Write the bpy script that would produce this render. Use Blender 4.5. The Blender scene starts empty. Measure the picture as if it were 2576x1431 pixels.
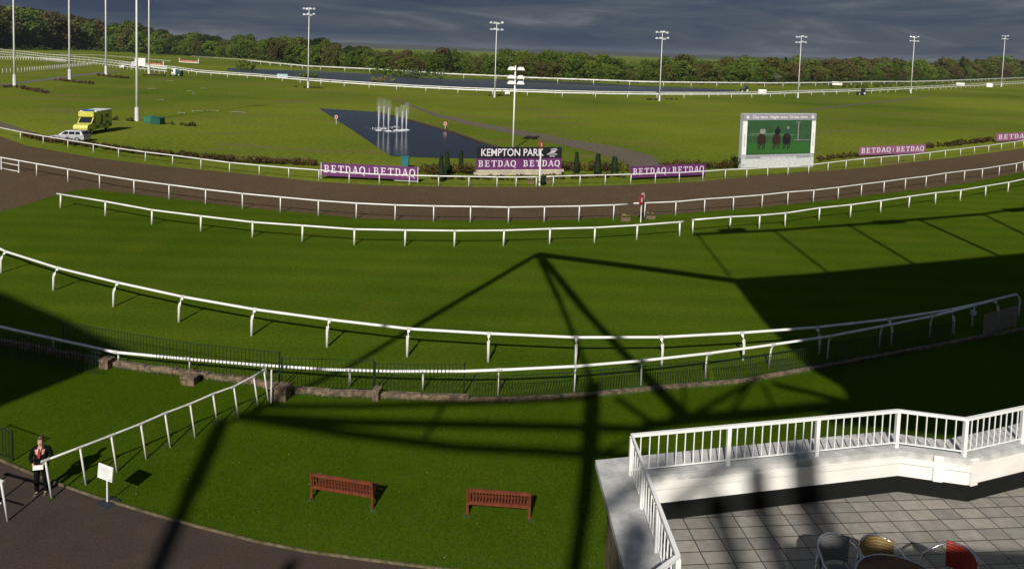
import bpy, math, random
from mathutils import Vector, Matrix, noise
random.seed(7)
R = math.radians
S = bpy.context.scene
COL = S.collection

# ------------------------------------------------------------------ camera
W, H, F = 2576.0, 1431.0, 1850.0
PITCH, ROLL, CZ = R(4.0), R(1.83), 13.5
SHIFT = -0.1782
cam_d = bpy.data.cameras.new('camera')
cam = bpy.data.objects.new('camera', cam_d); COL.objects.link(cam)
cam_d.sensor_width = 36; cam_d.lens = 36 * F / W; cam_d.shift_y = SHIFT
cam_d.clip_start = 0.1; cam_d.clip_end = 20000
MROT = Matrix.Rotation(math.pi / 2 - PITCH, 3, 'X') @ Matrix.Rotation(ROLL, 3, 'Z')
cam.location = (0, 0, CZ); cam.rotation_euler = MROT.to_euler()
S.camera = cam
# ------------------------------------------------------------------ light
AZ, EL = R(11), R(34.5)
sd = Vector((math.sin(AZ) * math.cos(EL), math.cos(AZ) * math.cos(EL), -math.sin(EL)))
sl = bpy.data.lights.new('sun', 'SUN'); sl.energy = 5.0; sl.angle = R(0.53); sl.color = (1, .95, .87)
so = bpy.data.objects.new('sun', sl); COL.objects.link(so); so.rotation_euler = sd.to_track_quat('-Z', 'Y').to_euler()
so.location = (0, -40, 60)
wd = bpy.data.worlds.new('World'); S.world = wd; wd.use_nodes = True
nt = wd.node_tree; nt.nodes.clear()
def N(t, tree, **k):
    n = tree.nodes.new(t)
    for a, b in k.items(): setattr(n, a, b)
    return n
wo = N('ShaderNodeOutputWorld', nt); bg = N('ShaderNodeBackground', nt)
sky = N('ShaderNodeTexSky', nt, sky_type='NISHITA', sun_disc=False, sun_elevation=EL, sun_rotation=math.pi + AZ)
tc = N('ShaderNodeTexCoord', nt)
mp = N('ShaderNodeMapping', nt); mp.inputs['Scale'].default_value = (2.0, 2.0, 15)
n1 = N('ShaderNodeTexNoise', nt); n1.inputs['Scale'].default_value = 1.9; n1.inputs['Detail'].default_value = 9; n1.inputs['Roughness'].default_value = .60; n1.inputs['Distortion'].default_value = .9
r1 = N('ShaderNodeValToRGB', nt)
e = r1.color_ramp.elements
e[0].position = .37; e[0].color = (.018, .036, .080, 1)
e[1].position = .70; e[1].color = (.125, .140, .172, 1)
x = e.new(.47); x.color = (.032, .051, .092, 1)
x = e.new(.58); x.color = (.058, .074, .106, 1)
sc_ = N('ShaderNodeMixRGB', nt, blend_type='MULTIPLY'); sc_.inputs[0].default_value = 1; sc_.inputs[2].default_value = (.08, .08, .08, 1)
mx = N('ShaderNodeMixRGB', nt); mx.inputs[0].default_value = .06
L = nt.links.new
sz = N('ShaderNodeSeparateXYZ', nt); mz = N('ShaderNodeMapRange', nt); mz.inputs[1].default_value = .3; mz.inputs[2].default_value = .85; mz.inputs[3].default_value = .05; mz.inputs[4].default_value = .50
L(tc.outputs['Generated'], sz.inputs[0]); L(sz.outputs['Z'], mz.inputs[0]); L(mz.outputs[0], mx.inputs[0])
L(tc.outputs['Generated'], mp.inputs[0]); L(mp.outputs[0], n1.inputs['Vector']); L(n1.outputs['Fac'], r1.inputs[0])
L(sky.outputs[0], sc_.inputs[1]); L(r1.outputs[0], mx.inputs[1]); L(sc_.outputs[0], mx.inputs[2])
L(mx.outputs[0], bg.inputs[0]); bg.inputs[1].default_value = 1.0; L(bg.outputs[0], wo.inputs[0])
S.view_settings.view_transform = 'Standard'; S.view_settings.look = 'None'
S.view_settings.exposure = 0; S.view_settings.gamma = 1

# ------------------------------------------------------------------ photo measurements -> places in the world
def ray(u, v):
    return MROT @ Vector(((u - W / 2) / F, (H / 2 + SHIFT * W - v) / F, -1))
def G(u, v, z=0.0):
    d = ray(u, v)
    if d.z > -1e-4: d.z = -1e-4
    t = (z - CZ) / d.z
    return Vector((d.x * t, d.y * t, z))
def proj(p):
    q = MROT.transposed() @ (Vector(p) - Vector((0, 0, CZ)))
    return (W / 2 + F * q.x / -q.z, H / 2 + SHIFT * W - F * q.y / -q.z)
def TOPZ(p, v):
    a, b = proj((p[0], p[1], 0))[1], proj((p[0], p[1], 10))[1]
    return 10 * (a - v) / (a - b)
def ppm(p):      # photo pixels per metre at a place
    return F / (MROT.transposed() @ (Vector(p) - Vector((0, 0, CZ)))).z * -1

# ------------------------------------------------------------------ materials
MATS = {}
def mat(name, col, rough=.6, metal=0, spec=.5, noise_s=None, col2=None, bump=0, bscale=None, emit=None, emis=0, detail=4, trans=0, rnd=0, coat=0):
    if name in MATS: return MATS[name]
    m = bpy.data.materials.new(name); MATS[name] = m; m.use_nodes = True
    t = m.node_tree; b = t.nodes['Principled BSDF']
    b.inputs['Roughness'].default_value = rough; b.inputs['Metallic'].default_value = metal
    b.inputs['Specular IOR Level'].default_value = spec
    b.inputs['Base Color'].default_value = (*col, 1)
    if coat: b.inputs['Coat Weight'].default_value = coat; b.inputs['Coat Roughness'].default_value = .08
    ns = noise_s or 3
    c = N('ShaderNodeTexCoord', t); nz = N('ShaderNodeTexNoise', t)
    nz.inputs['Scale'].default_value = ns; nz.inputs['Detail'].default_value = detail
    t.links.new(c.outputs['Object'], nz.inputs['Vector'])
    rp = N('ShaderNodeMixRGB', t)
    c2 = col2 or tuple(x * .82 for x in col)
    rp.inputs[1].default_value = (*c2, 1); rp.inputs[2].default_value = (*col, 1)
    mr = N('ShaderNodeMapRange', t); mr.inputs[1].default_value = .35; mr.inputs[2].default_value = .65
    t.links.new(nz.outputs['Fac'], mr.inputs[0]); t.links.new(mr.outputs[0], rp.inputs[0])
    out = rp.outputs[0]
    if rnd:
        oi = N('ShaderNodeObjectInfo', t); hs = N('ShaderNodeHueSaturation', t)
        m1 = N('ShaderNodeMapRange', t); m1.inputs[3].default_value = 1 - rnd; m1.inputs[4].default_value = 1 + rnd
        m2 = N('ShaderNodeMapRange', t); m2.inputs[3].default_value = .5 - rnd * .03; m2.inputs[4].default_value = .5 + rnd * .07
        mu = N('ShaderNodeMath', t, operation='MULTIPLY'); mu.inputs[1].default_value = 7.31
        fr = N('ShaderNodeMath', t, operation='FRACT')
        t.links.new(oi.outputs['Random'], m1.inputs[0]); t.links.new(oi.outputs['Random'], mu.inputs[0]); t.links.new(mu.outputs[0], fr.inputs[0]); t.links.new(fr.outputs[0], m2.inputs[0])
        t.links.new(m1.outputs[0], hs.inputs['Value']); t.links.new(m2.outputs[0], hs.inputs['Hue']); t.links.new(out, hs.inputs['Color']); out = hs.outputs[0]
    t.links.new(out, b.inputs['Base Color'])
    if bump:
        n2 = N('ShaderNodeTexNoise', t); n2.inputs['Scale'].default_value = bscale or ns * 4; n2.inputs['Detail'].default_value = 5
        bp = N('ShaderNodeBump', t); bp.inputs['Strength'].default_value = bump; bp.inputs['Distance'].default_value = .03
        t.links.new(c.outputs['Object'], n2.inputs['Vector']); t.links.new(n2.outputs['Fac'], bp.inputs['Height']); t.links.new(bp.outputs[0], b.inputs['Normal'])
    if emit: b.inputs['Emission Color'].default_value = (*emit, 1); b.inputs['Emission Strength'].default_value = emis
    if trans:
        b.inputs['Transmission Weight'].default_value = trans
    return m
def ground_mat(name, a, b_, c_, big, mid, fine, stripe=None, bump=.4, wear=None):
    m = bpy.data.materials.new(name); m.use_nodes = True; t = m.node_tree; b = t.nodes['Principled BSDF']
    b.inputs['Roughness'].default_value = 1; b.inputs['Specular IOR Level'].default_value = 0
    c = N('ShaderNodeTexCoord', t)
    def nz(s, d=5, sx=1, sy=1, lo=.35, hi=.65, ro=.55):
        mpn = N('ShaderNodeMapping', t); mpn.inputs['Scale'].default_value = (sx, sy, 1)
        n = N('ShaderNodeTexNoise', t); n.inputs['Scale'].default_value = s; n.inputs['Detail'].default_value = d; n.inputs['Roughness'].default_value = ro
        q = N('ShaderNodeMapRange', t); q.inputs[1].default_value = lo; q.inputs[2].default_value = hi
        t.links.new(c.outputs['Object'], mpn.inputs[0]); t.links.new(mpn.outputs[0], n.inputs['Vector']); t.links.new(n.outputs['Fac'], q.inputs[0]); return q.outputs[0]
    def mix(f, x, y, mode='MIX', k=None):
        n = N('ShaderNodeMixRGB', t, blend_type=mode)
        for i, v in ((0, f), (1, x), (2, y)):
            if isinstance(v, tuple): n.inputs[i].default_value = (*v, 1)
            elif isinstance(v, (int, float)): n.inputs[i].default_value = v
            else: t.links.new(v, n.inputs[i])
        return n.outputs[0]
    o = mix(nz(big, 4), a, b_)
    q = nz(mid, 6, lo=.5, hi=.75); mm = N('ShaderNodeMath', t, operation='MULTIPLY'); mm.inputs[1].default_value = .6; t.links.new(q, mm.inputs[0])
    o = mix(mm.outputs[0], o, c_)
    f = nz(fine, 5, sx=1, sy=.6, lo=.2, hi=.8, ro=.7)
    fr = N('ShaderNodeMapRange', t); fr.inputs[3].default_value = .55; fr.inputs[4].default_value = 1.45; t.links.new(f, fr.inputs[0])
    o = mix(1.0, o, fr.outputs[0], 'MULTIPLY')
    if stripe:
        wv = N('ShaderNodeTexWave', t, bands_direction='Y'); wv.inputs['Scale'].default_value = stripe[0]; wv.inputs['Distortion'].default_value = 1.2; wv.inputs['Detail'].default_value = 2
        t.links.new(c.outputs['Object'], wv.inputs['Vector'])
        sr = N('ShaderNodeMapRange', t); sr.inputs[3].default_value = 1 - stripe[1]; sr.inputs[4].default_value = 1 + stripe[1]; t.links.new(wv.outputs['Fac'], sr.inputs[0])
        o = mix(1.0, o, sr.outputs[0], 'MULTIPLY')
    if wear:
        w = nz(wear[1], 5, sx=1, sy=wear[3] if len(wear) > 3 else 1, lo=wear[2], hi=wear[2] + .12)
        o = mix(w, o, wear[0])
    t.links.new(o, b.inputs['Base Color'])
    n2 = N('ShaderNodeTexNoise', t); n2.inputs['Scale'].default_value = fine * 1.3; n2.inputs['Detail'].default_value = 4
    bp = N('ShaderNodeBump', t); bp.inputs['Strength'].default_value = bump; bp.inputs['Distance'].default_value = .05
    t.links.new(c.outputs['Object'], n2.inputs['Vector']); t.links.new(n2.outputs['Fac'], bp.inputs['Height']); t.links.new(bp.outputs[0], b.inputs['Normal'])
    return m
def water_mat(name, col, scale, st=.25, ro=.12):
    m = bpy.data.materials.new(name); m.use_nodes = True; t = m.node_tree; b = t.nodes['Principled BSDF']
    b.inputs['Base Color'].default_value = (*col, 1); b.inputs['Roughness'].default_value = ro; b.inputs['IOR'].default_value = 1.33; b.inputs['Specular IOR Level'].default_value = .38
    c = N('ShaderNodeTexCoord', t); n = N('ShaderNodeTexNoise', t); n.inputs['Scale'].default_value = scale; n.inputs['Detail'].default_value = 4
    bp = N('ShaderNodeBump', t); bp.inputs['Strength'].default_value = st; bp.inputs['Distance'].default_value = .1
    t.links.new(c.outputs['Object'], n.inputs['Vector']); t.links.new(n.outputs['Fac'], bp.inputs['Height']); t.links.new(bp.outputs[0], b.inputs['Normal'])
    return m

WHITE = mat('white_paint', (.86, .86, .84), .35, noise_s=2, col2=(.78, .78, .75), bump=.03)
WPLAST = mat('white_plastic', (.82, .82, .79), .35, noise_s=.8, col2=(.66, .66, .62))
RAILGREY = mat('grey_rail_paint', (.70, .70, .67), .4, noise_s=1.5, col2=(.52, .52, .49))
DULLWHITE = mat('weathered_white', (.55, .55, .50), .5, noise_s=1, col2=(.42, .42, .38))
GREENM = mat('green_paint', (.007, .024, .015), .5, noise_s=3)
STEEL = mat('galvanised_steel', (.52, .53, .53), .5, .15, noise_s=1)
DARKST = mat('dark_steel', (.05, .055, .06), .5, .3)
BRICK = mat('worn_stone', (.21, .150, .090), .85, noise_s=5, col2=(.06, .045, .028), bump=.5)
BLACK = mat('black_rubber', (.012, .013, .015), .7)
RED = mat('red_paint', (.42, .015, .03), .45)
PURPLE = mat('purple_board', (.13, .028, .13), .5, noise_s=1, col2=(.10, .02, .10))
PURPLE_LIT = mat('sunlit_purple_board', (.27, .10, .20), .5, noise_s=1)  # sun glare on the right-hand boards, put into a pinker purple
LETW = mat('white_lettering', (.78, .72, .80), .5)
LEAFG = mat('leaf_green', (.108, .142, .020), .8, spec=.1, noise_s=.25, col2=(.066, .092, .014), rnd=.32)
LEAFO = mat('leaf_olive', (.108, .106, .024), .8, spec=.1, noise_s=.3, col2=(.060, .060, .016), rnd=.25)
LEAFB = mat('leaf_bronze', (.108, .088, .028), .8, spec=.1, noise_s=.3, col2=(.058, .048, .018), rnd=.15)
LEAFD = mat('leaf_dark', (.036, .056, .012), .8, spec=.1, noise_s=.4, col2=(.022, .038, .009), rnd=.2)
HEDGEM = mat('hedge_bronze', (.085, .046, .018), .8, spec=.1, noise_s=.8, col2=(.038, .036, .012), detail=6)
HEDGEG = mat('hedge_green', (.045, .065, .012), .7, spec=.2, noise_s=1.5, col2=(.09, .05, .02), detail=6)
CONIF = mat('conifer_green', (.014, .030, .010), .7, spec=.2, noise_s=3)
BARK = mat('bark', (.07, .05, .035), .9, noise_s=2)

# ------------------------------------------------------------------ mesh building
class MB:
    def __init__(s): s.v = []; s.f = []; s.m = []; s.mi = 0
    def add(s, vs, fs):
        o = len(s.v); s.v += [tuple(p) for p in vs]; s.f += [tuple(i + o for i in f) for f in fs]; s.m += [s.mi] * len(fs); return s
    def box(s, c, d, rz=0, rx=0, ry=0):
        m = Matrix.Rotation(rz, 3, 'Z') @ Matrix.Rotation(ry, 3, 'Y') @ Matrix.Rotation(rx, 3, 'X'); c = Vector(c)
        vs = [c + m @ Vector((x * d[0] / 2, y * d[1] / 2, z * d[2] / 2)) for x in (-1, 1) for y in (-1, 1) for z in (-1, 1)]
        return s.add(vs, [(0, 1, 3, 2), (4, 6, 7, 5), (0, 4, 5, 1), (2, 3, 7, 6), (0, 2, 6, 4), (1, 5, 7, 3)])
    def bbox(s, c, d, b=.05, rz=0):     # box with chamfered vertical and top edges
        x, y, z = d[0] / 2, d[1] / 2, d[2] / 2
        ring = lambda k, zz: [(-x + k, -y + b * .0 + k, zz), (x - k, -y + k, zz), (x - k, y - k, zz), (-x + k, y - k, zz)]
        vs = []
        for k, zz in ((b, -z), (0, -z + b), (0, z - b), (b, z)): vs += ring(k, zz)
        m = Matrix.Rotation(rz, 3, 'Z'); c = Vector(c); vs = [c + m @ Vector(p) for p in vs]
        fs = [(3, 2, 1, 0), (12, 13, 14, 15)]
        for l in range(3):
            for i in range(4): j = (i + 1) % 4; fs.append((l * 4 + i, l * 4 + j, l * 4 + 4 + j, l * 4 + 4 + i))
        return s.add(vs, fs)
    def tube(s, p0, p1, r0, r1=None, n=8, cap=True):
        r1 = r0 if r1 is None else r1
        return s.sweep([p0, p1], [r0, r1], n, cap)
    def sweep(s, pts, r, n=8, cap=True, flat=1.0):
        pts = [Vector(p) for p in pts]
        if not isinstance(r, (list, tuple)): r = [r] * len(pts)
        vs = []; fs = []
        for i, p in enumerate(pts):
            d = (pts[min(i + 1, len(pts) - 1)] - pts[max(i - 1, 0)]).normalized()
            up = Vector((0, 0, 1)) if abs(d.z) < .9 else Vector((0, 1, 0))
            a = d.cross(up).normalized(); b = a.cross(d).normalized()
            for k in range(n):
                t = 2 * math.pi * k / n + math.pi / n
                vs.append(p + a * math.cos(t) * r[i] + b * math.sin(t) * r[i] * flat)
        for i in range(len(pts) - 1):
            for k in range(n): j = (k + 1) % n; fs.append((i * n + k, i * n + j, (i + 1) * n + j, (i + 1) * n + k))
        if cap: fs.append(tuple(range(n - 1, -1, -1))); fs.append(tuple(range((len(pts) - 1) * n, len(pts) * n)))
        return s.add(vs, fs)
    def lathe(s, prof, n=16, c=(0, 0, 0), sx=1, sy=1):
        vs = []; fs = []
        for (r, z) in prof:
            for k in range(n): t = 2 * math.pi * k / n; vs.append((c[0] + r * sx * math.cos(t), c[1] + r * sy * math.sin(t), c[2] + z))
        for i in range(len(prof) - 1):
            for k in range(n): j = (k + 1) % n; fs.append((i * n + k, i * n + j, (i + 1) * n + j, (i + 1) * n + k))
        fs.append(tuple(range(n - 1, -1, -1))); fs.append(tuple(range((len(prof) - 1) * n, len(prof) * n)))
        return s.add(vs, fs)
    def ball(s, c, r, n=8, m=6, sc=(1, 1, 1)):
        prof = [(math.sin(math.pi * (i + .01) / m) * r if i < m else .01 * r, -math.cos(math.pi * i / m) * r * sc[2]) for i in range(m + 1)]
        return s.lathe(prof, n, c, sc[0], sc[1])
    def prism(s, poly, z0, z1):
        n = len(poly); vs = [(p[0], p[1], z0) for p in poly] + [(p[0], p[1], z1) for p in poly]
        return s.add(vs, [tuple(range(n - 1, -1, -1)), tuple(range(n, 2 * n))] + [(i, (i + 1) % n, n + (i + 1) % n, n + i) for i in range(n)])
    def prof_y(s, poly, y0, y1):     # outline in x,z pulled along y
        n = len(poly); vs = [(p[0], y0, p[1]) for p in poly] + [(p[0], y1, p[1]) for p in poly]
        return s.add(vs, [tuple(range(n)), tuple(range(2 * n - 1, n - 1, -1))] + [(i, n + i, n + (i + 1) % n, (i + 1) % n) for i in range(n)])
    def build(s, name, mats, parent=None, loc=None, rz=0, smooth=False, off=None):
        me = bpy.data.meshes.new(name)
        vs = s.v if off is None else [(p[0] - off[0], p[1] - off[1], p[2] - off[2]) for p in s.v]
        me.from_pydata(vs, [], s.f)
        if not isinstance(mats, (list, tuple)): mats = [mats]
        for m in mats: me.materials.append(m)
        if len(mats) > 1: me.polygons.foreach_set('material_index', s.m)
        if smooth: me.polygons.foreach_set('use_smooth', [True] * len(me.polygons))
        me.update()
        o = bpy.data.objects.new(name, me); COL.objects.link(o)
        if parent: o.parent = parent
        if loc is not None: o.location = loc
        if rz: o.rotation_euler = (0, 0, rz)
        return o
def tag(o, label=None, cat=None, group=None, kind=None):
    if label: o['label'] = label
    if cat: o['category'] = cat
    if group: o['group'] = group
    if kind: o['kind'] = kind
    return o
def thing(name, label, cat, loc=(0, 0, 0), rz=0, group=None):
    o = bpy.data.objects.new(name, None); COL.objects.link(o); o.empty_display_size = .2
    o.location = loc; o.rotation_euler = (0, 0, rz); return tag(o, label, cat, group)
def inst(src, name, parent=None, loc=(0, 0, 0), rz=0, sc=None):
    o = bpy.data.objects.new(name, src.data if hasattr(src, 'data') else src); COL.objects.link(o)
    if parent: o.parent = parent
    o.location = loc; o.rotation_euler = (0, 0, rz)
    if sc: o.scale = sc
    return o
def copy_tree(o, parent=None):
    kids = list(o.children)
    c = o.copy(); COL.objects.link(c)
    if parent: c.parent = parent
    for k in kids: copy_tree(k, c)
    return c
def text(name, body, size, m, parent, loc, rot=(math.pi / 2, 0, 0), sx=1, ext=.006, align='CENTER', bold=0):
    cu = bpy.data.curves.new(name, 'FONT'); cu.body = body; cu.size = size; cu.extrude = ext; cu.align_x = align; cu.align_y = 'CENTER'; cu.offset = bold
    cu.materials.append(m); o = bpy.data.objects.new(name, cu); COL.objects.link(o); o.parent = parent
    if sx < 0: cu.size = 1; bpy.context.view_layer.update(); cu.size = -sx / max(.01, o.dimensions.x); sx = 1
    bpy.context.view_layer.update(); me = bpy.data.meshes.new_from_object(o.evaluated_get(bpy.context.evaluated_depsgraph_get()))
    bpy.data.objects.remove(o); o = bpy.data.objects.new(name, me); COL.objects.link(o); o.parent = parent
    o.location = loc; o.rotation_euler = rot; o.scale = (sx, 1, 1); return o
def flat(name, px, z, m, kind='structure', label=None):
    b = MB(); vs = [G(u, v, z) for u, v in px]; b.add(vs, [tuple(range(len(vs)))]); o = b.build(name, m)
    me = o.data
    if me.polygons[0].normal.z < 0: me.flip_normals()
    if kind: o['kind'] = kind
    return o
def lerp_path(px, n=4):
    out = []
    for i in range(len(px) - 1):
        for k in range(n): t = k / n; out.append((px[i][0] * (1 - t) + px[i + 1][0] * t, px[i][1] * (1 - t) + px[i + 1][1] * t))
    return out + [px[-1]]
def at_x(px, x):
    for a, b in zip(px, px[1:]):
        if a[0] <= x <= b[0]: t = (x - a[0]) / (b[0] - a[0]); return a[1] + (b[1] - a[1]) * t
    return px[0][1] if x < px[0][0] else px[-1][1]

# ================================================================== GROUND
INF = ground_mat('infield_grass', (.158, .190, .020), (.080, .118, .012), (.150, .138, .030), .014, .05, 1.6, wear=((.15, .12, .05), .045, .57, 3.2), bump=.7)
TURF = ground_mat('turf_grass', (.062, .100, .0060), (.044, .080, .0045), (.086, .104, .008), .05, .22, 7, stripe=(.11, .07))
LAWN = ground_mat('lawn_grass', (.046, .082, .0030), (.035, .066, .0024), (.060, .084, .004), .12, .7, 14)
DIRT = ground_mat('dirt', (.104, .073, .043), (.088, .061, .036), (.122, .088, .054), .03, .4, 5, stripe=(.9, .09), bump=.8)
PATHM = ground_mat('path_surface', (.125, .105, .082), (.14, .115, .090), (.10, .10, .05), .05, .4, 3)
ASPH = ground_mat('asphalt', (.064, .048, .039), (.050, .042, .034), (.078, .060, .048), .25, .9, 26, bump=.4, wear=((.040, .033, .028), .6, .62))
g = MB().add([(-6000, -300, 0), (6000, -300, 0), (6000, 6000, 0), (-6000, 6000, 0)], [(0, 1, 2, 3)]).build('ground', INF); g['kind'] = 'structure'

DN = [(-260, 640), (-100, 585), (0, 533), (52, 519), (118, 498), (170, 483), (223, 474), (289, 482.4), (420, 498), (525, 511), (644, 524.4), (775, 536), (906, 549.4), (1038, 553.3), (1160, 554.5), (1288, 554.6), (1419, 553.3), (1550, 546.8), (1708, 537.6), (1800, 530), (1932, 519), (2063, 506), (2194, 490.3), (2326, 475.9), (2457, 456.2), (2576, 432.5), (2800, 392)]
DF = [(-260, 315), (-100, 325), (0, 343), (66, 367), (236, 397), (420, 419.4), (644, 440.4), (801, 457.5), (959, 466.7), (1169, 470.6), (1393, 470.6), (1577, 465.4), (1760, 457.5), (1892, 443), (1932, 439), (2063, 431.2), (2194, 420.7), (2326, 405), (2457, 389.2), (2576, 373.5), (2800, 345)]
flat('turf_ground', [(2800, 395)] + [(2800, 1300), (1700, 1420), (-400, 1420), (-400, 560)] + [(a, b - 1.5) for a, b in DN], .012, TURF)
flat('dirt_track', DF + DN[::-1], .02, DIRT)
# verge between far edge of the track and the inner rail is grass of the infield
LE = [(-300, 800), (-100, 850), (0, 865), (126, 890), (262, 918), (368, 934), (446, 942), (525, 953), (643, 968), (700, 985), (830, 996), (938, 1000), (1060, 1006), (1180, 1010), (1288, 1010), (1472, 998), (1656, 980), (1866, 963), (2037, 932), (2221, 898), (2391, 866), (2600, 826), (2800, 780)]
flat('lawn', LE + [(2800, 1300), (1700, 1600), (-400, 1600)], .03, LAWN)
PE = [(-300, 1035), (-100, 1108), (0, 1157.6), (79, 1191.7), (171, 1227), (252, 1254.7), (315, 1273), (381, 1293), (499, 1325.6), (644, 1362.4), (775, 1388.6), (933, 1409.6), (1103, 1431), (1300, 1450), (1500, 1465)]
flat('asphalt_path', PE + [(1500, 1640), (-500, 1640)], .045, ASPH)
kerb = MB(); kp = [G(u, v, .05) for u, v in lerp_path(PE, 6)]
for i in range(len(kp) - 1):
    a, b = kp[i], kp[i + 1]
    if (b - a).length > 0: kerb.box((a + b) / 2, ((b - a).length * .985, .05, .10), math.atan2(b.y - a.y, b.x - a.x))
kerb.build('path_edging', mat('pale_edging', (.17, .13, .07), .9, noise_s=6, col2=(.06, .06, .02)))['kind'] = 'structure'
# tracks through the infield
def band(name, up, lo, z, m): return flat(name, up + lo[::-1], z, m)
band('path', [(1000, 252), (1100, 286), (1190, 307), (1340, 333), (1420, 349), (1500, 362), (1560, 371), (1640, 392), (1668, 415)], [(998, 255), (1090, 291), (1180, 315), (1330, 346), (1410, 364), (1490, 382), (1545, 397), (1570, 410), (1580, 425)], .02, PATHM)
band('service_road', [(-60, 218), (0, 213), (60, 205), (130, 196), (236, 183), (300, 178)], [(-60, 222), (0, 217), (60, 210), (130, 201), (240, 187), (300, 181)], .02, mat('grey_road', (.13, .11, .10), .9, noise_s=.3))
band('track_path', [(2010, 279), (2130, 264), (2250, 252), (2340, 240)], [(2010, 282), (2130, 267), (2250, 255), (2340, 242)], .02, PATHM)
band('dirt_crossing', [(-100, 298), (0, 305), (50, 322), (90, 335)], [(-100, 312), (0, 320), (50, 332), (90, 340)], .02, PATHM)
# water
flat('pond_water', [(801, 273), (870, 277), (946, 282), (1032, 304), (1143, 335), (1215, 361), (1262, 376), (1262, 397), (1238, 399), (1100, 397.5), (985, 393), (954, 374), (880, 323), (822, 286)], .03, water_mat('pond_water', (.013, .014, .019), 2.2, .10))
pe = MB(); ed = [G(u, v, .03) for u, v in lerp_path([(946, 281.5), (1032, 303), (1143, 334), (1215, 360), (1268, 375)], 6)]
for a, b in zip(ed, ed[1:]): pe.box((a + b) / 2, ((b - a).length, .5, .25), math.atan2(b.y - a.y, b.x - a.x))
pe.build('pond_bank', mat('soil_edge', (.07, .04, .02), .95))['kind'] = 'structure'
LF = [(572, 171.5), (644, 174.6), (775, 178.5), (933, 186), (1010, 193), (1122, 199), (1288, 201), (1322, 201.5), (1450, 207), (1550, 212.7), (1616, 217), (1760, 222), (1852, 227)]
LN = [(572, 179), (644, 187), (775, 198), (906, 207), (1038, 215), (1169, 221.5), (1288, 226), (1419, 230), (1550, 232.5), (1682, 233.8), (1852, 233.5)]
flat('lake_water', LF + LN[::-1], .03, water_mat('lake_water', (.045, .055, .065), .8, .05, .32))

# ================================================================== RAILS
def post_mesh(name, h, r, neck=0, m=WPLAST, n=8):
    b = MB()
    if neck: b.sweep([(0, -neck, 0), (0, -neck, h * .62), (0, -neck * .85, h * .78), (0, -neck * .4, h * .92), (0, 0, h - .02)], r, n)
    else: b.tube((0, 0, 0), (0, 0, h), r, n=n)
    o = b.build(name, m, smooth=True); me = o.data; bpy.data.objects.remove(o); return me
def rail(name, label, cat, top, h, r=.06, posts=None, n_posts=None, pr=.05, neck=0, m=WPLAST, pm=None, group=None, mids=(), lean=0, wob=.012, flatten=1.0):
    hf = h if callable(h) else (lambda u: h)
    P = [G(u, v, hf(u)) for u, v in top]; h0 = h; h = 1.16 if callable(h) else h
    o = thing(name, label, cat, (P[0].x, P[0].y, 0), 0, group); off = Vector((P[0].x, P[0].y, 0))
    b = MB(); b.sweep([p - off + Vector((0, 0, random.uniform(-wob, wob))) for p in P], r, 8, flat=flatten)
    near = r < .07 and P[0].length < 140
    rl = b.build('rail', m, o, smooth=True)
    for k, mz in enumerate(mids):
        b = MB(); b.sweep([p - off + Vector((0, 0, mz - h)) for p in P], r * .7, 6); b.build('lower_rail', m, o, smooth=True)
    if posts is None:
        L_ = [0]
        for a, c in zip(P, P[1:]): L_.append(L_[-1] + (c - a).length)
        posts = []
        for i in range(n_posts):
            d = L_[-1] * (i + .5) / n_posts
            for k in range(len(P) - 1):
                if L_[k] <= d <= L_[k + 1]: t = (d - L_[k]) / (L_[k + 1] - L_[k]); posts.append(P[k].lerp(P[k + 1], t)); break
    else: posts = [G(u, at_x(top, u), hf(u)) if not isinstance(v, float) else G(u, v, h) for u, v in [(q, None) if isinstance(q, (int, float)) else q for q in posts]]
    pme = post_mesh('post', h, pr, neck, pm or m)
    for p in posts:
        k = min(range(len(P)), key=lambda i: (P[i] - p).length); t = P[min(k + 1, len(P) - 1)] - P[max(k - 1, 0)]
        q = inst(pme, 'post', o, (p.x - off.x, p.y - off.y, 0), math.atan2(t.y, t.x) + random.uniform(-.05, .05))
        if near:
            tn = t.normalized(); c_ = p - off; cb = MB(); cb.tube(c_ - tn * .11, c_ + tn * .11, r * 1.22, n=8); cb.build('bracket', DULLWHITE, o)
        if callable(h0): q.scale = (1, 1, p.z / h)
        if lean: q.rotation_euler = (0, -lean, 0); q.location = (p.x - off.x + h * math.tan(lean), p.y - off.y, 0)
        else: q.rotation_euler = (random.uniform(-.022, .022), random.uniform(-.022, .022), q.rotation_euler[2])
    return o
A_ = [(-120, 588), (0, 625.5), (15.8, 633.4), (147, 674), (296.7, 711), (460.8, 746.4), (643, 778), (830.4, 804), (1030, 826.5), (1230.8, 838.8), (1448, 848), (1662, 847.5), (1865.6, 837), (2055.4, 823.9), (2234, 802.9), (2388.8, 779.2), (2470, 762), (2556, 741)]
rail('running_rail', 'near white plastic running rail with curved swan neck posts across the turf', 'rail', A_, 1.17, .062, [-100, 15.8, 147, 296.7, 460.8, 643, 830.4, 1030, 1230.8, 1448, 1662, 1865.6, 2055.4, 2234, 2388.8, 2500], pr=.062, neck=.26)
B1 = [(143, 487.7), (265, 507.4), (382, 528.4), (505.4, 544), (635.4, 558.6), (760.8, 567.8), (892, 577), (1019.5, 579.6), (1144, 580.9), (1267.5, 579.6), (1383.8, 575.6), (1496.7, 573), (1603, 566.4), (1710.7, 558.6), (1720, 556.5)]
rail('running_rail', 'white rail on stubby posts along the inside of the turf course, longer left piece', 'rail', B1, 1.1, .065, [152, 265, 382, 505.4, 635.4, 760.8, 892, 1019.5, 1144, 1267.5, 1383.8, 1496.7, 1603, 1711], pr=.065)
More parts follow.
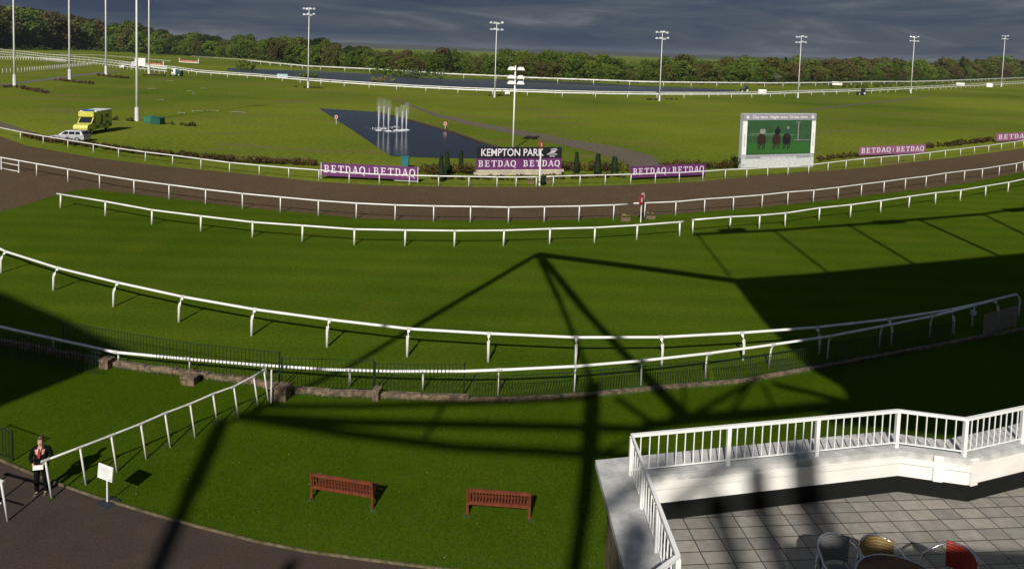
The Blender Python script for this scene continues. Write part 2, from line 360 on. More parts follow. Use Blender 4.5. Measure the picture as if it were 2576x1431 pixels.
B2 = [(1743.5, 553.3), (1838, 545.4), (1911.6, 541.5), (1976.6, 536), (2062, 523), (2140.7, 515.2), (2216.9, 504.7), (2287.8, 494.2), (2354.7, 485), (2417, 478.5), (2480.7, 468), (2537, 458.8), (2576, 451), (2700, 428)]
rail('running_rail', 'white rail on stubby posts inside the turf course, piece right of the gap', 'rail', B2, 1.1, .06, [1744, 1838, 1911.6, 1976.6, 2062, 2140.7, 2216.9, 2287.8, 2354.7, 2417, 2480.7, 2537, 2600, 2650], pr=.06)
C1 = [(-80, 385), (0, 395.8), (47.3, 404.2), (91.9, 412), (170.7, 426), (250.7, 440.4), (337.4, 453.5), (425.3, 465.4), (517.2, 477.2), (610.4, 487.7), (705.7, 496), (801.5, 504.7), (896.6, 511.3), (994.5, 515.8), (1091.6, 518.4), (1184.3, 520), (1279.9, 521.8), (1370, 520.5), (1457.3, 518.7), (1544.5, 516), (1579.4, 514)]
rail('running_rail', 'thin post white rail, near edge of the sand track, left of the finishing post', 'rail', C1, 1.25, .058, [91.9, 170.7, 250.7, 337.4, 425.3, 517.2, 610.4, 705.7, 801.5, 896.6, 994.5, 1091.6, 1184.3, 1279.9, 1370, 1457.3, 1544.5], pr=.048)
C2 = [(1593.9, 511.8), (1622.7, 510.8), (1700.7, 507.4), (1773.2, 500.8), (1845.9, 496), (1918, 490.3), (1983, 483.7), (2047.5, 478.5), (2110, 471.4), (2168.3, 464), (2224.7, 457), (2278.6, 449.6), (2330.5, 443.6), (2380, 435.7), (2427, 430), (2472, 424.7), (2514.9, 418), (2557.4, 411.5), (2576, 406.8), (2700, 386)]
rail('running_rail', 'thin post white rail, near edge of the sand track, right of the finishing post', 'rail', C2, 1.2, .055, [u for u, v in C2[1:]], pr=.045)
D1 = [(-60, 311), (0, 321.6), (51, 332), (109, 342.6), (170.7, 352.5), (234.5, 363), (298, 373.5), (365.7, 382.7), (434.5, 391), (505.4, 400.5), (577.6, 409.4), (652.4, 416.3), (726.7, 422.6), (802.3, 428.6), (878.5, 435.2), (954.6, 439), (1030, 441.2), (1104, 443), (1179.6, 444.4), (1251, 445.7), (1298.5, 445.7), (1349.7, 445.7), (1359, 445.7)]
rail('running_rail', 'white rail on the far edge of the sand track, left of the far winning post', 'rail', D1, 1.05, .06, [u for u, v in D1[2:-1]], pr=.045)
D2 = [(1374.6, 444.4), (1392, 443.6), (1459.4, 441.7), (1523, 440.4), (1587.3, 439), (1649, 436.5), (1709.4, 434.6), (1768.5, 431.2), (1825, 427.3), (1879.5, 425.2), (1932, 422), (1983, 419.4), (2035, 415.5), (2083.5, 409.7), (2129, 404.2), (2174.9, 399.2), (2217.4, 395.3), (2261, 391), (2300.4, 388.4), (2339.7, 384), (2379, 378.7), (2417, 374.8), (2452, 370), (2487.8, 366.4), (2520, 361.7), (2553, 357), (2576, 353.3), (2660, 341)]
rail('running_rail', 'white rail on the far edge of the sand track, right of the far winning post', 'rail', D2, 1.05, .058, [u for u, v in D2[1:]], pr=.045)
# closed gate hung on the track rail at far left
gp = G(47, 404, 1.25); gq = G(3, 396, 1.25)
gt = thing('rail_gate', 'white barred gate in the sand track rail at the far left', 'gate', (gp.x, gp.y, 0))
b = MB(); dv = gq - gp
for z in (.15, .75): b.tube((0, 0, z), (dv.x, dv.y, z), .04, n=6)
b.build('bar', WPLAST, gt, smooth=True)
b = MB(); b.tube((0, 0, 0), (0, 0, 1.25), .05); b.build('gate_post', WPLAST, gt)
b = MB(); b.tube((dv.x, dv.y, 0), (dv.x, dv.y, 1.25), .06); b.build('gate_post', WPLAST, gt)

# paddock rail with curved necks pointing to the track and green railings below it
PR = [(-120, 793), (0, 822.5), (126, 850), (291, 885.6), (472, 902.6), (643, 918), (828, 929), (985, 934), (1169, 933), (1288, 929), (1445.5, 922), (1616, 906.6), (1779, 889.5), (1932, 868.5), (2089.5, 846), (2223, 820), (2347, 795), (2457, 767), (2554, 741)]
rail('enclosure_rail', 'white rail with small hooked posts above green railings between lawn and course', 'rail', PR, lambda u: at_x([(-120, .62), (472, .62), (700, .68), (1063, .86), (1256, 1.10), (2600, 1.16)], u), .058, [-60, 126, 291, 472, 664, 878, 1063, 1256, 1449, 1619, 1783, 1944, 2091, 2223, 2349, 2457], pr=.04, neck=-.14)
b = MB(); p = G(2556, 741, 1.16)
e_ = thing('end_post', 'tall white hooked end post where the two course rails meet at right', 'post', (p.x, p.y, 0))
b.sweep([(.16, -.1, 0), (.16, -.1, .8), (.13, -.09, 1.02), (.06, -.04, 1.13), (-.05, .02, 1.16)], .05, 8); b.build('post', WPLAST, e_, smooth=True)
p = G(2446, 822, 0); t_ = thing('meter_box', 'small grey box on a stake beside the right end of the enclosure rail', 'box', p)
MB().bbox((0, 0, .75), (.22, .16, .26), .02).build('cabinet', RAILGREY, t_); MB().tube((0, 0, 0), (0, 0, .64), .025).build('stake', STEEL, t_)

BARS = {}
def barme(h, r=.013, m=GREENM):
    k = (round(h, 2), r, m.name)
    if k not in BARS: b = MB(); b.tube((0, 0, 0), (0, 0, h), r, n=5, cap=False); o = b.build('bar', m); BARS[k] = o.data; bpy.data.objects.remove(o)
    return BARS[k]
def railing(label, pts, h, top, spacing, base=.1, m=GREENM, ends=True, group='green railing panels on the lawn wall', endh=0, tr=.016, br=.013):
    o = thing('railing_panel', label, 'railing', (pts[0].x, pts[0].y, 0), 0, group); off = pts[0].copy(); off.z = 0
    loc = [Vector((p.x, p.y, 0)) - off for p in pts]
    if top: b = MB(); b.sweep([p + Vector((0, 0, h)) for p in loc], tr, 6); b.build('top_rail', m, o)
    b = MB(); b.sweep([p + Vector((0, 0, base)) for p in loc], .016, 6); b.build('bottom_rail', m, o)
    L_ = [0]
    for a, c in zip(loc, loc[1:]): L_.append(L_[-1] + (c - a).length)
    n = min(99, int(L_[-1] / spacing))
    for i in range(1, n):
        d = L_[-1] * i / n
        for k in range(len(loc) - 1):
            if L_[k] <= d <= L_[k + 1]:
                q = loc[k].lerp(loc[k + 1], (d - L_[k]) / (L_[k + 1] - L_[k])); inst(barme(h - base, br, m), 'bar', o, (q.x, q.y, base)); break
    if ends:
        for q in (loc[0], loc[-1]):
            b = MB(); b.tube((q.x, q.y, 0), (q.x, q.y, h + .03 + endh), .035, n=6); b.build('end_post', m, o)
    return o
WALLC = [(u, v - 4) for u, v in LE]
def wl(u0, u1, k=5): return [G(u0 + (u1 - u0) * i / k, at_x(WALLC, u0 + (u1 - u0) * i / k) - 2, 0) for i in range(k + 1)]
railing('tall dark green railing panel above the stone kerb at the left, partly in shadow', [G(u, v, 1.40) for u, v in ((159, 810), (262.5, 827.8), (370, 846), (472.6, 862), (560, 872), (644, 880.3), (703, 886.9))], 1.40, True, .16)
railing('middle dark green railing panel, right of the white rail corner', [G(u, v, 1.25) for u, v in ((709, 900), (830, 903.5), (940.7, 906.6))], 1.25, True, .15)
railing('lower dark green railing panel ending at a green post, right of the middle one', [G(u, v, 1.25) for u, v in ((944, 915.8), (1060, 916.5), (1169, 916.5))], 1.25, True, .15, endh=.05)
railing('low green railing under the white rail left of centre, right next to the green post', wl(1175, 1490), .95, True, .115, ends=False)
railing('low green railing under the white rail crossed by the thick column shadow', wl(1494, 1790), .95, True, .115, ends=False)
railing('low green railing under the white rail, lit stretch running into the dark shadow', wl(1794, 2080), .95, True, .115, ends=False)
railing('low green railing under the white rail, right stretch standing wholly in shadow', wl(2084, 2400), .95, True, .13, ends=False)
railing('low dark railing left end under the shaded white rail', [G(u, v, .95) for u, v in ((-60, 824), (40, 845), (126, 863), (256, 888))], .95, True, .16, ends=False)
railing('tall grey wooden picket gate in shadow beside the far right end post', [G(u, v, 1.1) for u, v in ((2478, 790), (2558, 771))], 1.1, True, .13, m=mat('grey_picket', (.30, .26, .22), .8), group='picket gates', br=.03)
# stone kerb wall
wallb = MB(); wp = [G(u, v, 0) for u, v in lerp_path([(u, v) for u, v in LE if u < 1190], 3)]
for i, (a, b_) in enumerate(zip(wp, wp[1:])):
    hh = .26 - .03 * (i % 3 == 0)
    wallb.bbox(((a.x + b_.x) / 2, (a.y + b_.y) / 2, hh / 2), ((b_ - a).length * .995, .24, hh), .02, math.atan2(b_.y - a.y, b_.x - a.x))
kw = wallb.build('kerb_wall', BRICK); tag(kw, 'low weathered brown stone wall edging the lawn below the green panels', 'wall')
b = MB(); wp = [G(u, v, 0) for u, v in lerp_path([(u, v) for u, v in LE if u > 1170], 3)]
for i, (a, b_) in enumerate(zip(wp, wp[1:])): b.box(((a.x + b_.x) / 2, (a.y + b_.y) / 2, .06), ((b_ - a).length * .97, .2, .16 + .01 * (i % 2)), math.atan2(b_.y - a.y, b_.x - a.x))
tag(b.build('stone_edging', BRICK), 'narrow low stone edging of the lawn under the right railings', 'edging')
for (u, v, w, dpt, hh, lab) in ((706, 1004, .62, .5, .5, 'square stone pier at the corner of the white rail'), (478, 966, .55, .4, .3, 'short stone pier in the kerb wall left of the fence corner'), (948, 1006, .22, .35, .42, 'narrow stone pier in the kerb wall between two panels'), (268, 925, .4, .4, .34, 'stone pier in the kerb wall at the shadow tip')):
    p = G(u, v, 0); b = MB(); b.bbox((0, 0, hh / 2), (w, dpt, hh), .03, R(-8)); b.bbox((0, 0, hh + .03), (w + .06, dpt + .06, .06), .01, R(-8)); o = b.build('stone_pier', BRICK, loc=p); tag(o, lab, 'pier')
# white hand rail across the lawn
FR = [(114, 1157.6), (201, 1124.8), (279.6, 1094.6), (354, 1065.7), (415, 1039), (478, 1015.5), (535.6, 990.6), (588, 972), (638, 946), (663.7, 930)]
rail('hand_rail', 'slim white tubular fence running diagonally over the lawn from the person', 'fence', FR, 1.2, .034, [114, 201, 279.6, 354, 415, 478, 535.6, 588, 638, 663.7], pr=.03, m=RAILGREY, lean=.15, wob=0)
p = G(683, 930, 1.3); o = thing('gate_post', 'slim white post standing in front of the square stone pier', 'post', (p.x, p.y, 0)); MB().tube((0, 0, 0), (0, 0, 1.3), .03).build('post', WPLAST, o)
FR2 = [(-120, 1175), (2, 1209)]
rail('hand_rail', 'short piece of white tubular fence cut off by the lower left corner', 'fence', FR2, 1.2, .034, [2, -60, -110], pr=.03, m=RAILGREY, mids=(.55,), lean=.15, wob=0)
railing('small dark iron railing at the left edge behind the person', [G(u, v, 1.0) for u, v in ((-70, 1050), (0, 1075), (30, 1085))], 1.0, True, .15, group='iron railings')

# far rails
PALE = mat('pale_rail', (.72, .72, .66), .5, noise_s=.4, col2=(.5, .5, .44))
def many(name, label, top, h, n, r, off=0, m=WPLAST, pr=.06, **k):
    return rail(name, label, 'rail', [(u, v + off) for u, v in top], h, r, None, n, pr=pr, m=m, wob=.02, **k)
E_ = [(300, 161), (354, 165), (430.6, 170.7), (499, 180), (572, 185.5), (644, 190), (775, 201), (906.6, 210), (1038, 218), (1169, 224.5), (1288, 228.4), (1419, 232.4), (1550.6, 235), (1682, 236.3), (1813, 236.3), (1932, 235), (2063, 230.5), (2194.6, 227), (2325.8, 220.5), (2457, 214), (2576, 207.4), (2700, 200)]
many('course_rail', 'long thick white rail in front of the lake, nearer of the pair', E_, 1.35, 99, .21, 1.5, pr=.09)
many('course_rail', 'long white rail in front of the lake, farther of the pair', [(u, v) for u, v in E_], 1.3, 99, .15, -3.0, pr=.08)
F_ = [(620, 153), (644, 155), (775, 166.7), (940.7, 174.6), (1122, 186), (1288, 193), (1322, 195.6), (1472, 200.8), (1616, 206), (1682, 207.4), (1932, 209.5), (2063, 208.7), (2194.6, 206), (2289, 206), (2378, 203.5), (2576, 195.6), (2700, 190)]
many('course_rail', 'distant pale rail along the far bank of the lake below the trees', F_, 2.0, 99, .34, 0, m=PALE, pr=.16)
L1 = [(-60, 119), (0, 125), (60, 131), (110, 137), (240, 148), (330, 159), (420, 169)]
many('course_rail', 'white rail receding from the left edge, uppermost of the left cluster', L1, 1.5, 60, .16, -1)
many('course_rail', 'white rail receding from the left edge, second from the top of the left cluster', L1, 1.5, 60, .16, 5)
many('course_rail', 'white rail receding from the left edge, third from the top of the left cluster', [(u, v) for u, v in L1], 1.4, 60, .12, 11)
many('course_rail', 'low white picket rail across the grass at the far left, upper row', [(-60, 141), (0, 143), (110, 146), (165, 150)], 1.7, 48, .08, 0, pr=.12)
many('course_rail', 'low white picket rail across the grass at the far left, lower row', [(-60, 177), (0, 173), (60, 170), (160, 162), (240, 155)], 1.9, 52, .05, 0, m=DULLWHITE, pr=.13)
many('course_rail', 'short white rail on the grass behind the left masts', [(150, 133), (250, 135), (330, 141), (430, 150)], 1.3, 26, .10, 4, m=DULLWHITE)
many('course_rail', 'pale rail beyond the orange hurdles at the foot of the wood', [(480, 141), (560, 147), (620, 151), (660, 155)], 1.3, 26, .14, 0, m=DULLWHITE)

# ================================================================== MASTS
MASTM = mat('mast_paint', (.70, .71, .71), .5, noise_s=.6, col2=(.58, .59, .59))
def mast(label, u, v, top_v, head=True, lean=0, hgt=None, base=True):
    p = G(u, v, 0); h = hgt or TOPZ(p, top_v); s = max(.8, h / 24)
    o = thing('floodlight_mast', label, 'floodlight', p, math.atan2(-p.y, -p.x) + math.pi / 2, 'tall floodlight masts around the course')
    b = MB(); b.sweep([(0, 0, 0), (0, 0, h * .5), (0, 0, h)], [.20 * s, .15 * s, .10 * s], 10); b.build('pole', MASTM, o, smooth=True)
    if base: MB().tube((0, 0, 0), (0, 0, 2.0 * s), .32 * s, .30 * s, 10).build('base', MASTM, o)
    b = MB()
    for z in (h - .5, h - 2.3): b.box((0, 0, z), (3.6, .14, .14))
    b.build('crossbar', STEEL, o)
    for z in (h - .5, h - 2.3):
        for k in range(4):
            x = -1.5 + k + random.uniform(-.08, .08)
            f = MB(); f.prof_y([(-.36, -.25), (.36, -.25), (.30, .27), (-.30, .27)], -.22, .02); f.box((0, .10, 0), (.3, .2, .25))
            q = f.build('floodlight', mat('lamp_glass', (.60, .63, .66), .3), o, (x, -.25, z + random.uniform(-.12, .25))); q.rotation_euler = (R(random.choice((-20, -34, 10))), 0, R(random.choice((-38, -16, 5, 30))))
    return o
mast('tall grey mast without visible head nearest the left edge', 36.8, 215.3, 0, hgt=34)
mast('tall grey mast second from the left edge, beside the service road', 175.4, 200.9, 0, hgt=38)
mast('tall grey mast third from the left edge, by a dark flower bed', 267, 189.6, 0, hgt=40)
mast('thick grey mast standing next to the green tarpaulin boxes', 344.7, 304.6, 0, hgt=27)
mast('tall grey mast between the white horsebox and the white buggy', 375, 187.7, 0, hgt=40)
mast('floodlight mast standing left of the fountain in front of the lake', 775, 222, 20)
mast('floodlight mast just left of the white three tier lamp post', 1244, 245.5, 56)
mast('floodlight mast between the lamp post and the big screen', 1658.7, 254.7, 79)
mast('floodlight mast rising behind the right side of the big screen', 2007, 247, 90.6)
mast('floodlight mast second from the right edge', 2291, 235, 92)
mast('floodlight mast nearest the right edge', 2518.8, 219, 90.6)
# lamp post with three tiers of shades
p = G(1290, 376, 0); h = TOPZ(p, 166)
o = thing('lamp_post', 'white lamp post with three tiers of paired shades behind the black sign', 'lamp post', p)
b = MB(); b.sweep([(0, 0, 0), (0, 0, h)], [.13, .09], 10); b.build('pole', WHITE, o, smooth=True)
for k, tv in enumerate((173, 194, 208)):
    z = TOPZ(p, tv)
    b = MB(); b.box((.12 * (k != 2), 0, z + .1), (2.0, .07, .07), ry=.08); b.build('arm', DARKST, o)
    for sx in (-1, 1):
        b = MB(); b.prof_y([(-.52, -.22), (.52, -.22), (.46, .02), (.28, .22), (-.28, .22), (-.46, .02)], -.35, .35)
        b.build('lamp_shade', WHITE, o, (sx * .64 + .12, 0, z))
# ================================================================== SIGNS
def letter_strokes(ch):
    # slab-serif capitals on a 1 x 1 cell, boxes (cx, cz, w, h) and arcs
    b = []
    T, t = .17, .09
    if ch == 'B': b = [(.24, .5, T, 1), (.12, .045, .24, t), (.12, .955, .24, t), (.45, .955, .36, t), (.45, .52, .36, t), (.45, .045, .40, t), (.68, .75, T, .36), (.72, .27, T, .40)]
    if ch == 'E': b = [(.24, .5, T, 1), (.12, .045, .24, t), (.12, .955, .24, t), (.5, .955, .52, t), (.45, .52, .36, t), (.5, .045, .56, t), (.76, .86, t, .22), (.80, .14, t, .26), (.62, .52, t, .26)]
    if ch == 'T': b = [(.5, .5, T, 1), (.5, .955, .84, t), (.5, .045, .40, t), (.1, .85, t, .26), (.9, .85, t, .26)]
    if ch == 'D': b = [(.24, .5, T, 1), (.12, .045, .24, t), (.12, .955, .24, t), (.42, .955, .36, t), (.42, .045, .36, t), (.80, .5, T, .62), (.68, .86, .20, .16), (.68, .14, .20, .16)]
    if ch == 'A': b = [('d', .14, 0, .47, 1, .10), ('d', .86, 0, .53, 1, .18), (.5, .32, .42, t), (.12, .045, .30, t), (.88, .045, .30, t)]
    if ch == 'Q': b = [(.12, .5, T, .58), (.88, .5, T, .58), (.5, .955, .46, t), (.5, .045, .46, t), (.25, .86, .22, .16), (.75, .86, .22, .16), (.25, .14, .22, .16), (.75, .14, .22, .16), ('d', .45, .10, .95, -.24, .14)]
    return b
def serif_text(word, x0, z0, cw, chh, y, th=.02):
    b = MB(); n = 0
    for i, ch in enumerate(word):
        if ch == ' ': continue
        ox = x0 + i * cw
        for s in letter_strokes(ch):
            n += 1; yy = y - .0008 * (n % 7)
            if s[0] == 'd':
                _, xa, za, xb, zb, w = s; k = .86 * cw
                b.add([(ox + (xa + dx) * k, yy + dy, z0 + (za if q == 0 else zb) * chh) if q == 0 else (ox + (xb + dx) * k, yy + dy, z0 + zb * chh) for q in (0, 1) for dy in (-th, 0) for dx in (-w / 2, w / 2)],
                      [(0, 1, 5, 4), (2, 6, 7, 3), (0, 4, 6, 2), (1, 3, 7, 5), (0, 2, 3, 1), (4, 5, 7, 6)])
            else: b.box((ox + s[0] * cw * .86, yy - th / 2, z0 + s[1] * chh), (s[2] * cw * .86, th, s[3] * chh))
    return b
def board(label, a, b_, topa, bot, m, words='BETDAQ BETDAQ', frame=False, th=.06, fill=.62):
    p0, p1 = G(*a), G(*b_); w = (p1 - p0).length; h = TOPZ(p0, topa); z0 = bot
    o = thing('advertising_board', label, 'sign', p0, math.atan2(p1.y - p0.y, p1.x - p0.x), 'purple advertising boards along the sand track')
    MB().box((w / 2, 0, (h + z0) / 2), (w, th, h - z0)).build('panel', m, o)
    n = len(words); hh = (h - z0) * fill; cw = w * .955 / n
    q = serif_text(words, w * .0285, z0 + (h - z0) * .26, cw, hh * .92, -th / 2 - .002); q.build('lettering', LETW, o)
    if ' ' in words: MB().box((w / 2, -th / 2 - .01, (z0 + h) / 2), (.05, .02, (h - z0) * .5)).build('divider', LETW, o)
    b = MB()
    for x in (.15, w * .5, w - .15): b.box((x, .06 + th / 2, h * .45), (.07, .07, h * .9))
    b.build('support', DARKST, o)
    if frame:
        b = MB(); b.box((0, -.04, h / 2), (.06, .05, h)); b.box((w, -.04, h / 2), (.06, .05, h)); b.box((w * .88, -.04, z0 - .12), (w * .24, .04, .05)); b.build('frame', WPLAST, o)
    return o
board('purple board with white serif lettering in a white frame, left of the black sign', (808, 449), (1051, 461), 409, .3, PURPLE, frame=True)
board('purple board with white serif lettering right of the black sign, before the big screen', (1585, 455), (1774, 446), 419.4, .3, PURPLE)
board('purple board with painted sun glare and two words right of the big screen', (2160, 396), (2327, 388.5), 369.5, .25, PURPLE_LIT)
board('purple board with painted sun glare cut off by the right edge', (2505, 359), (2676, 350), 336, .2, PURPLE_LIT)
# big black name sign
p0, p1 = G(1198, 441), G(1411, 439); w = (p1 - p0).length; h = TOPZ(p0, 370); h2 = TOPZ(p0, 398.5); h3 = TOPZ(p0, 427)
o = thing('racecourse_sign', 'large black name sign above a purple strip on a pale stone plinth', 'sign', p0, math.atan2(p1.y - p0.y, p1.x - p0.x))
MB().box((w / 2, 0, (h + h2) / 2), (w, .16, h - h2 - .01)).build('name_panel', mat('black_panel', (.012, .014, .018), .4), o)
MB().box((w / 2, 0, (h2 + h3) / 2), (w + .1, .18, h2 - h3)).build('sponsor_panel', PURPLE, o)
t = text('lettering', 'KEMPTON PARK', (h - h2) * .92, LETW, o, (w * .41, -.10, (h + h2) / 2), bold=.012)
t.scale = (w * .74 / max(v.co.x * 2 for v in t.data.vertices), 1, 1)
b = MB(); k = (h - h2); lx = w * .885
for i, (dx, dz, ww) in enumerate(((.10, .34, .55), (.16, .22, .62), (.05, .10, .55), (-.05, 0, .6), (-.02, -.14, .95), (0, -.32, .5))): b.box((lx + dx * k, -.10, (h + h2) / 2 + dz * k), (ww * k, .02, .05 * k), ry=0 if i > 3 else -.16)
b.build('emblem', LETW, o)
b = serif_text('BETDAQ BETDAQ', w * .018, h3 + (h2 - h3) * .27, w * .97 / 13, (h2 - h3) * .55, -.095); b.build('sponsor_lettering', LETW, o)
b = MB()
for i in range(9):
    for j in range(2): b.bbox((-.3 + (i + .5 + .25 * j) * (w + .6) / 9.3, .02, h3 * (j * .5 + .25)), ((w + .6) / 9.3 - .015, .5, h3 * .5 - .012), .02)
b.build('plinth', mat('pale_stone', (.50, .44, .34), .85, noise_s=1.5, col2=(.38, .33, .26), bump=.3), o)
# winning posts
def disc(name, r, parent, loc, rz, m1, m2, th=.05):
    q = bpy.data.objects.new(name, None)
    b = MB(); b.lathe([(r * .96, -th / 2), (r, -th / 2 + .01), (r, th / 2 - .01), (r * .96, th / 2)], 24); d = b.build(name, m1, parent, loc); d.rotation_euler = (R(90), 0, rz)
    b = MB(); b.lathe([(r * .5, -.01), (r * .5, .0)], 20, sx=.62); e = b.build('centre_mark', m2, d, (0, 0, th / 2 + .012)); bpy.data.objects.remove(q); return d
p = G(1611.5, 560); o = thing('winning_post', 'red and white finishing post with round discs standing between the two near track rails', 'finishing post', p)
h = TOPZ(p, 486); MB().tube((0, 0, 0), (0, 0, h - .5), .04).build('pole', WHITE, o)
PINKW = mat('pale_pink', (.80, .60, .62), .5)
disc('disc', .43, o, (-.02, -.06, h - .52), R(52), RED, PINKW); disc('disc', .40, o, (.13, .20, h - .38), R(58), PINKW, RED)
MB().tube((.28, .5, 0), (.28, .5, h - .6), .055).build('rear_pole', GREENM, o)
p = G(1357, 467.5); o = thing('winning_post', 'tall white finishing post with a red disc in front of the black name sign', 'finishing post', p)
h = TOPZ(p, 353); MB().tube((0, 0, 0), (0, 0, h - .5), .085, .075).build('pole', WHITE, o)
disc('disc', .40, o, (.04, -.1, h - .40), R(50), mat('orange_red', (.40, .06, .02), .5), PINKW)
def leafball(b, c, r, n, s, rnd=random, squash=1.0, hollow=.55):
    for _ in range(n):
        while True:
            d = Vector((rnd.gauss(0, 1), rnd.gauss(0, 1), rnd.gauss(0, 1)))
            if d.length > .1: break
        d.normalize(); rr = r * (hollow + (1 - hollow) * rnd.random()); q = Vector(c) + Vector((d.x * rr, d.y * rr, d.z * rr * squash))
        nrm = (d + Vector((rnd.uniform(-.8, .8), rnd.uniform(-.8, .8), rnd.uniform(-.4, .9)))).normalized()
        a = nrm.cross(Vector((rnd.random(), rnd.random(), rnd.random() + .1))).normalized(); e2 = nrm.cross(a); k = s * rnd.uniform(.6, 1.3)
        b.add([q - a * k - e2 * k * .2, q + e2 * k * .8, q + a * k - e2 * k * .1, q - e2 * k * .9], [(0, 1, 2, 3)])
def planter(label, u, v):
    p = G(u, v); o = thing('planter', label, 'planter', p, 0, 'planters beside the finishing posts')
    b = MB(); b.prof_y([(-.36, 0), (.36, 0), (.40, .32), (-.40, .32)], -.18, .18); b.build('trough', mat('wood_trough', (.14, .09, .05), .8), o)
    b = MB(); random.seed(int(u))
    for i in range(5): leafball(b, (-.3 + .15 * i, 0, .40), .13, 26, .05)
    b.mi = 1
    for i in range(22): leafball(b, (random.uniform(-.32, .32), random.uniform(-.12, .12), .50), .03, 2, .035)
    b.build('flowers', [LEAFG, mat('pink_flower', (.6, .35, .30), .6)], o)
planter('small wooden flower trough left of the near finishing post', 1573, 556); planter('small wooden flower trough right of the near finishing post', 1636, 551)
planter('low planter left of the far finishing post', 1335, 462); planter('low planter right of the far finishing post', 1378, 461)
b = MB(); p = G(1365, 466); leafball(b, (0, 0, .45), .32, 260, .08, squash=1.5)
o = tag(b.build('shrub', CONIF, loc=p), 'small dark green shrub at the foot of the far finishing post', 'shrub')

# big screen
p0, p1 = G(1864, 427), G(2047, 421); w = (p1 - p0).length; h = TOPZ(p0, 286); kk = h / 141
o = thing('big_screen', 'large outdoor screen in a white frame showing three galloping horses', 'screen', p0, math.atan2(p1.y - p0.y, p1.x - p0.x))
FRG = mat('screen_grey', (.30, .31, .33), .5)
MB().bbox((w / 2, .35, h / 2), (w, .5, h), .04).build('cabinet', mat('screen_shell', (.45, .47, .48), .5, noise_s=.7), o)
for x in (w * .03, w * .97): MB().box((x, .07, h * .56), (w * .055, .06, h * .60)).build('side_panel', WHITE, o)
MB().box((w / 2, .07, h - 9 * kk), (w, .07, 15 * kk)).build('header_panel', FRG, o)
MB().box((w / 2, .07, h - 112 * kk), (w * .88, .06, 9 * kk)).build('footer_panel', FRG, o)
MB().box((w / 2, .06, 15 * kk), (w * .99, .05, 22 * kk)).build('base_panel', mat('pale_panel', (.60, .62, .62), .5), o)
t = text('lettering', 'Day time. Night time. Great time.', 10.5 * kk, LETW, o, (w * .5, .02, h - 9 * kk), bold=.008)
t.scale = (w * .76 / max(v.co.x * 2 for v in t.data.vertices), 1, 1)
t = text('lettering', 'www.kempton.co.uk', 8.6 * kk, LETW, o, (w * .5, .02, h - 112 * kk), bold=.008)
t.scale = (w * .50 / max(v.co.x * 2 for v in t.data.vertices), 1, 1)
for sx in (.055, .945): MB().lathe([(.22, 0), (.22, .02)], 14).build('emblem', LETW, o, (w * sx, .02, h - 9 * kk)).rotation_euler = (R(90), 0, 0)
for sx in (.03, .97): text('side_lettering', 'KEMPTON PARK', 4.6 * kk, FRG, o, (w * sx, .03, h * .52), rot=(math.pi / 2, -math.pi / 2, 0), sx=1.0)
sw, sh, sx0, sz0 = w * .88, h - 17 * kk - (h - (h - 106 * kk)) + 0, w * .06, h - 104 * kk
sh = 87 * kk
scr = mat('screen_picture', (.02, .06, .02), .5, noise_s=.9, col2=(.012, .035, .015), emit=(.030, .085, .028), emis=.5)
MB().box((w / 2, .07, sz0 + sh / 2), (sw, .07, sh)).build('display', scr, o)
pic = MB(); cols = [mat('picture_green', (.02, .08, .015), .5, emit=(.03, .12, .02), emis=.4), mat('picture_brown', (.035, .018, .012), .5), mat('picture_pale', (.25, .27, .25), .5), mat('picture_black', (.01, .01, .015), .5), mat('picture_teal', (.02, .09, .07), .5)]
def pbox(x0, x1, z0, z1, m, y=.03):
    pic.mi = m; pic.box((sx0 + (x0 + x1) / 2 * sw, y, sz0 + (z0 + z1) / 2 * sh), (abs(x1 - x0) * sw, .006, abs(z1 - z0) * sh))
pbox(.02, .98, .03, .33, 0, .034); pbox(.78, .795, .40, .95, 2); pbox(.72, .98, .40, .415, 2, .028); pbox(.74, .82, .93, .95, 2, .026); pbox(.05, .42, .60, .612, 2, .0345); pbox(.02, .72, .56, .568, 2, .0348)
def disk(cx, cz, rx, rz, m, y):
    pic.mi = m; pic.add([(sx0 + (cx + rx * math.cos(t * math.pi / 8)) * sw, y, sz0 + (cz + rz * math.sin(t * math.pi / 8)) * sh) for t in range(16)], [tuple(range(16))])
for i, cx in enumerate((.22, .45, .61)):
    y = .020 - i * .003
    disk(cx, .44, .066, .17, 1 if i != 2 else 3, y); disk(cx + .005, .56, .030, .10, 1, y - .001); disk(cx, .66, .012, .05, 3, y - .0015)
    for k, dx in enumerate((-.05, -.022, .018, .048)): pic.mi = 3 if k % 2 else 1; pic.box((sx0 + (cx + dx) * sw, y - .001 * k, sz0 + (.24 + .03 * (k % 2)) * sh), (.014 * sw, .002, .22 * sh), ry=R(12 * (k % 2) - 6))
    disk(cx + .012, .68, .045, .085, (2, 3, 4)[i], y - .006); disk(cx + .012, .78, .020, .040, (4, 1, 2)[i], y - .007)
pic.build('picture', cols, o)
# purple-brown dark shrub left of the screen handled with hedges

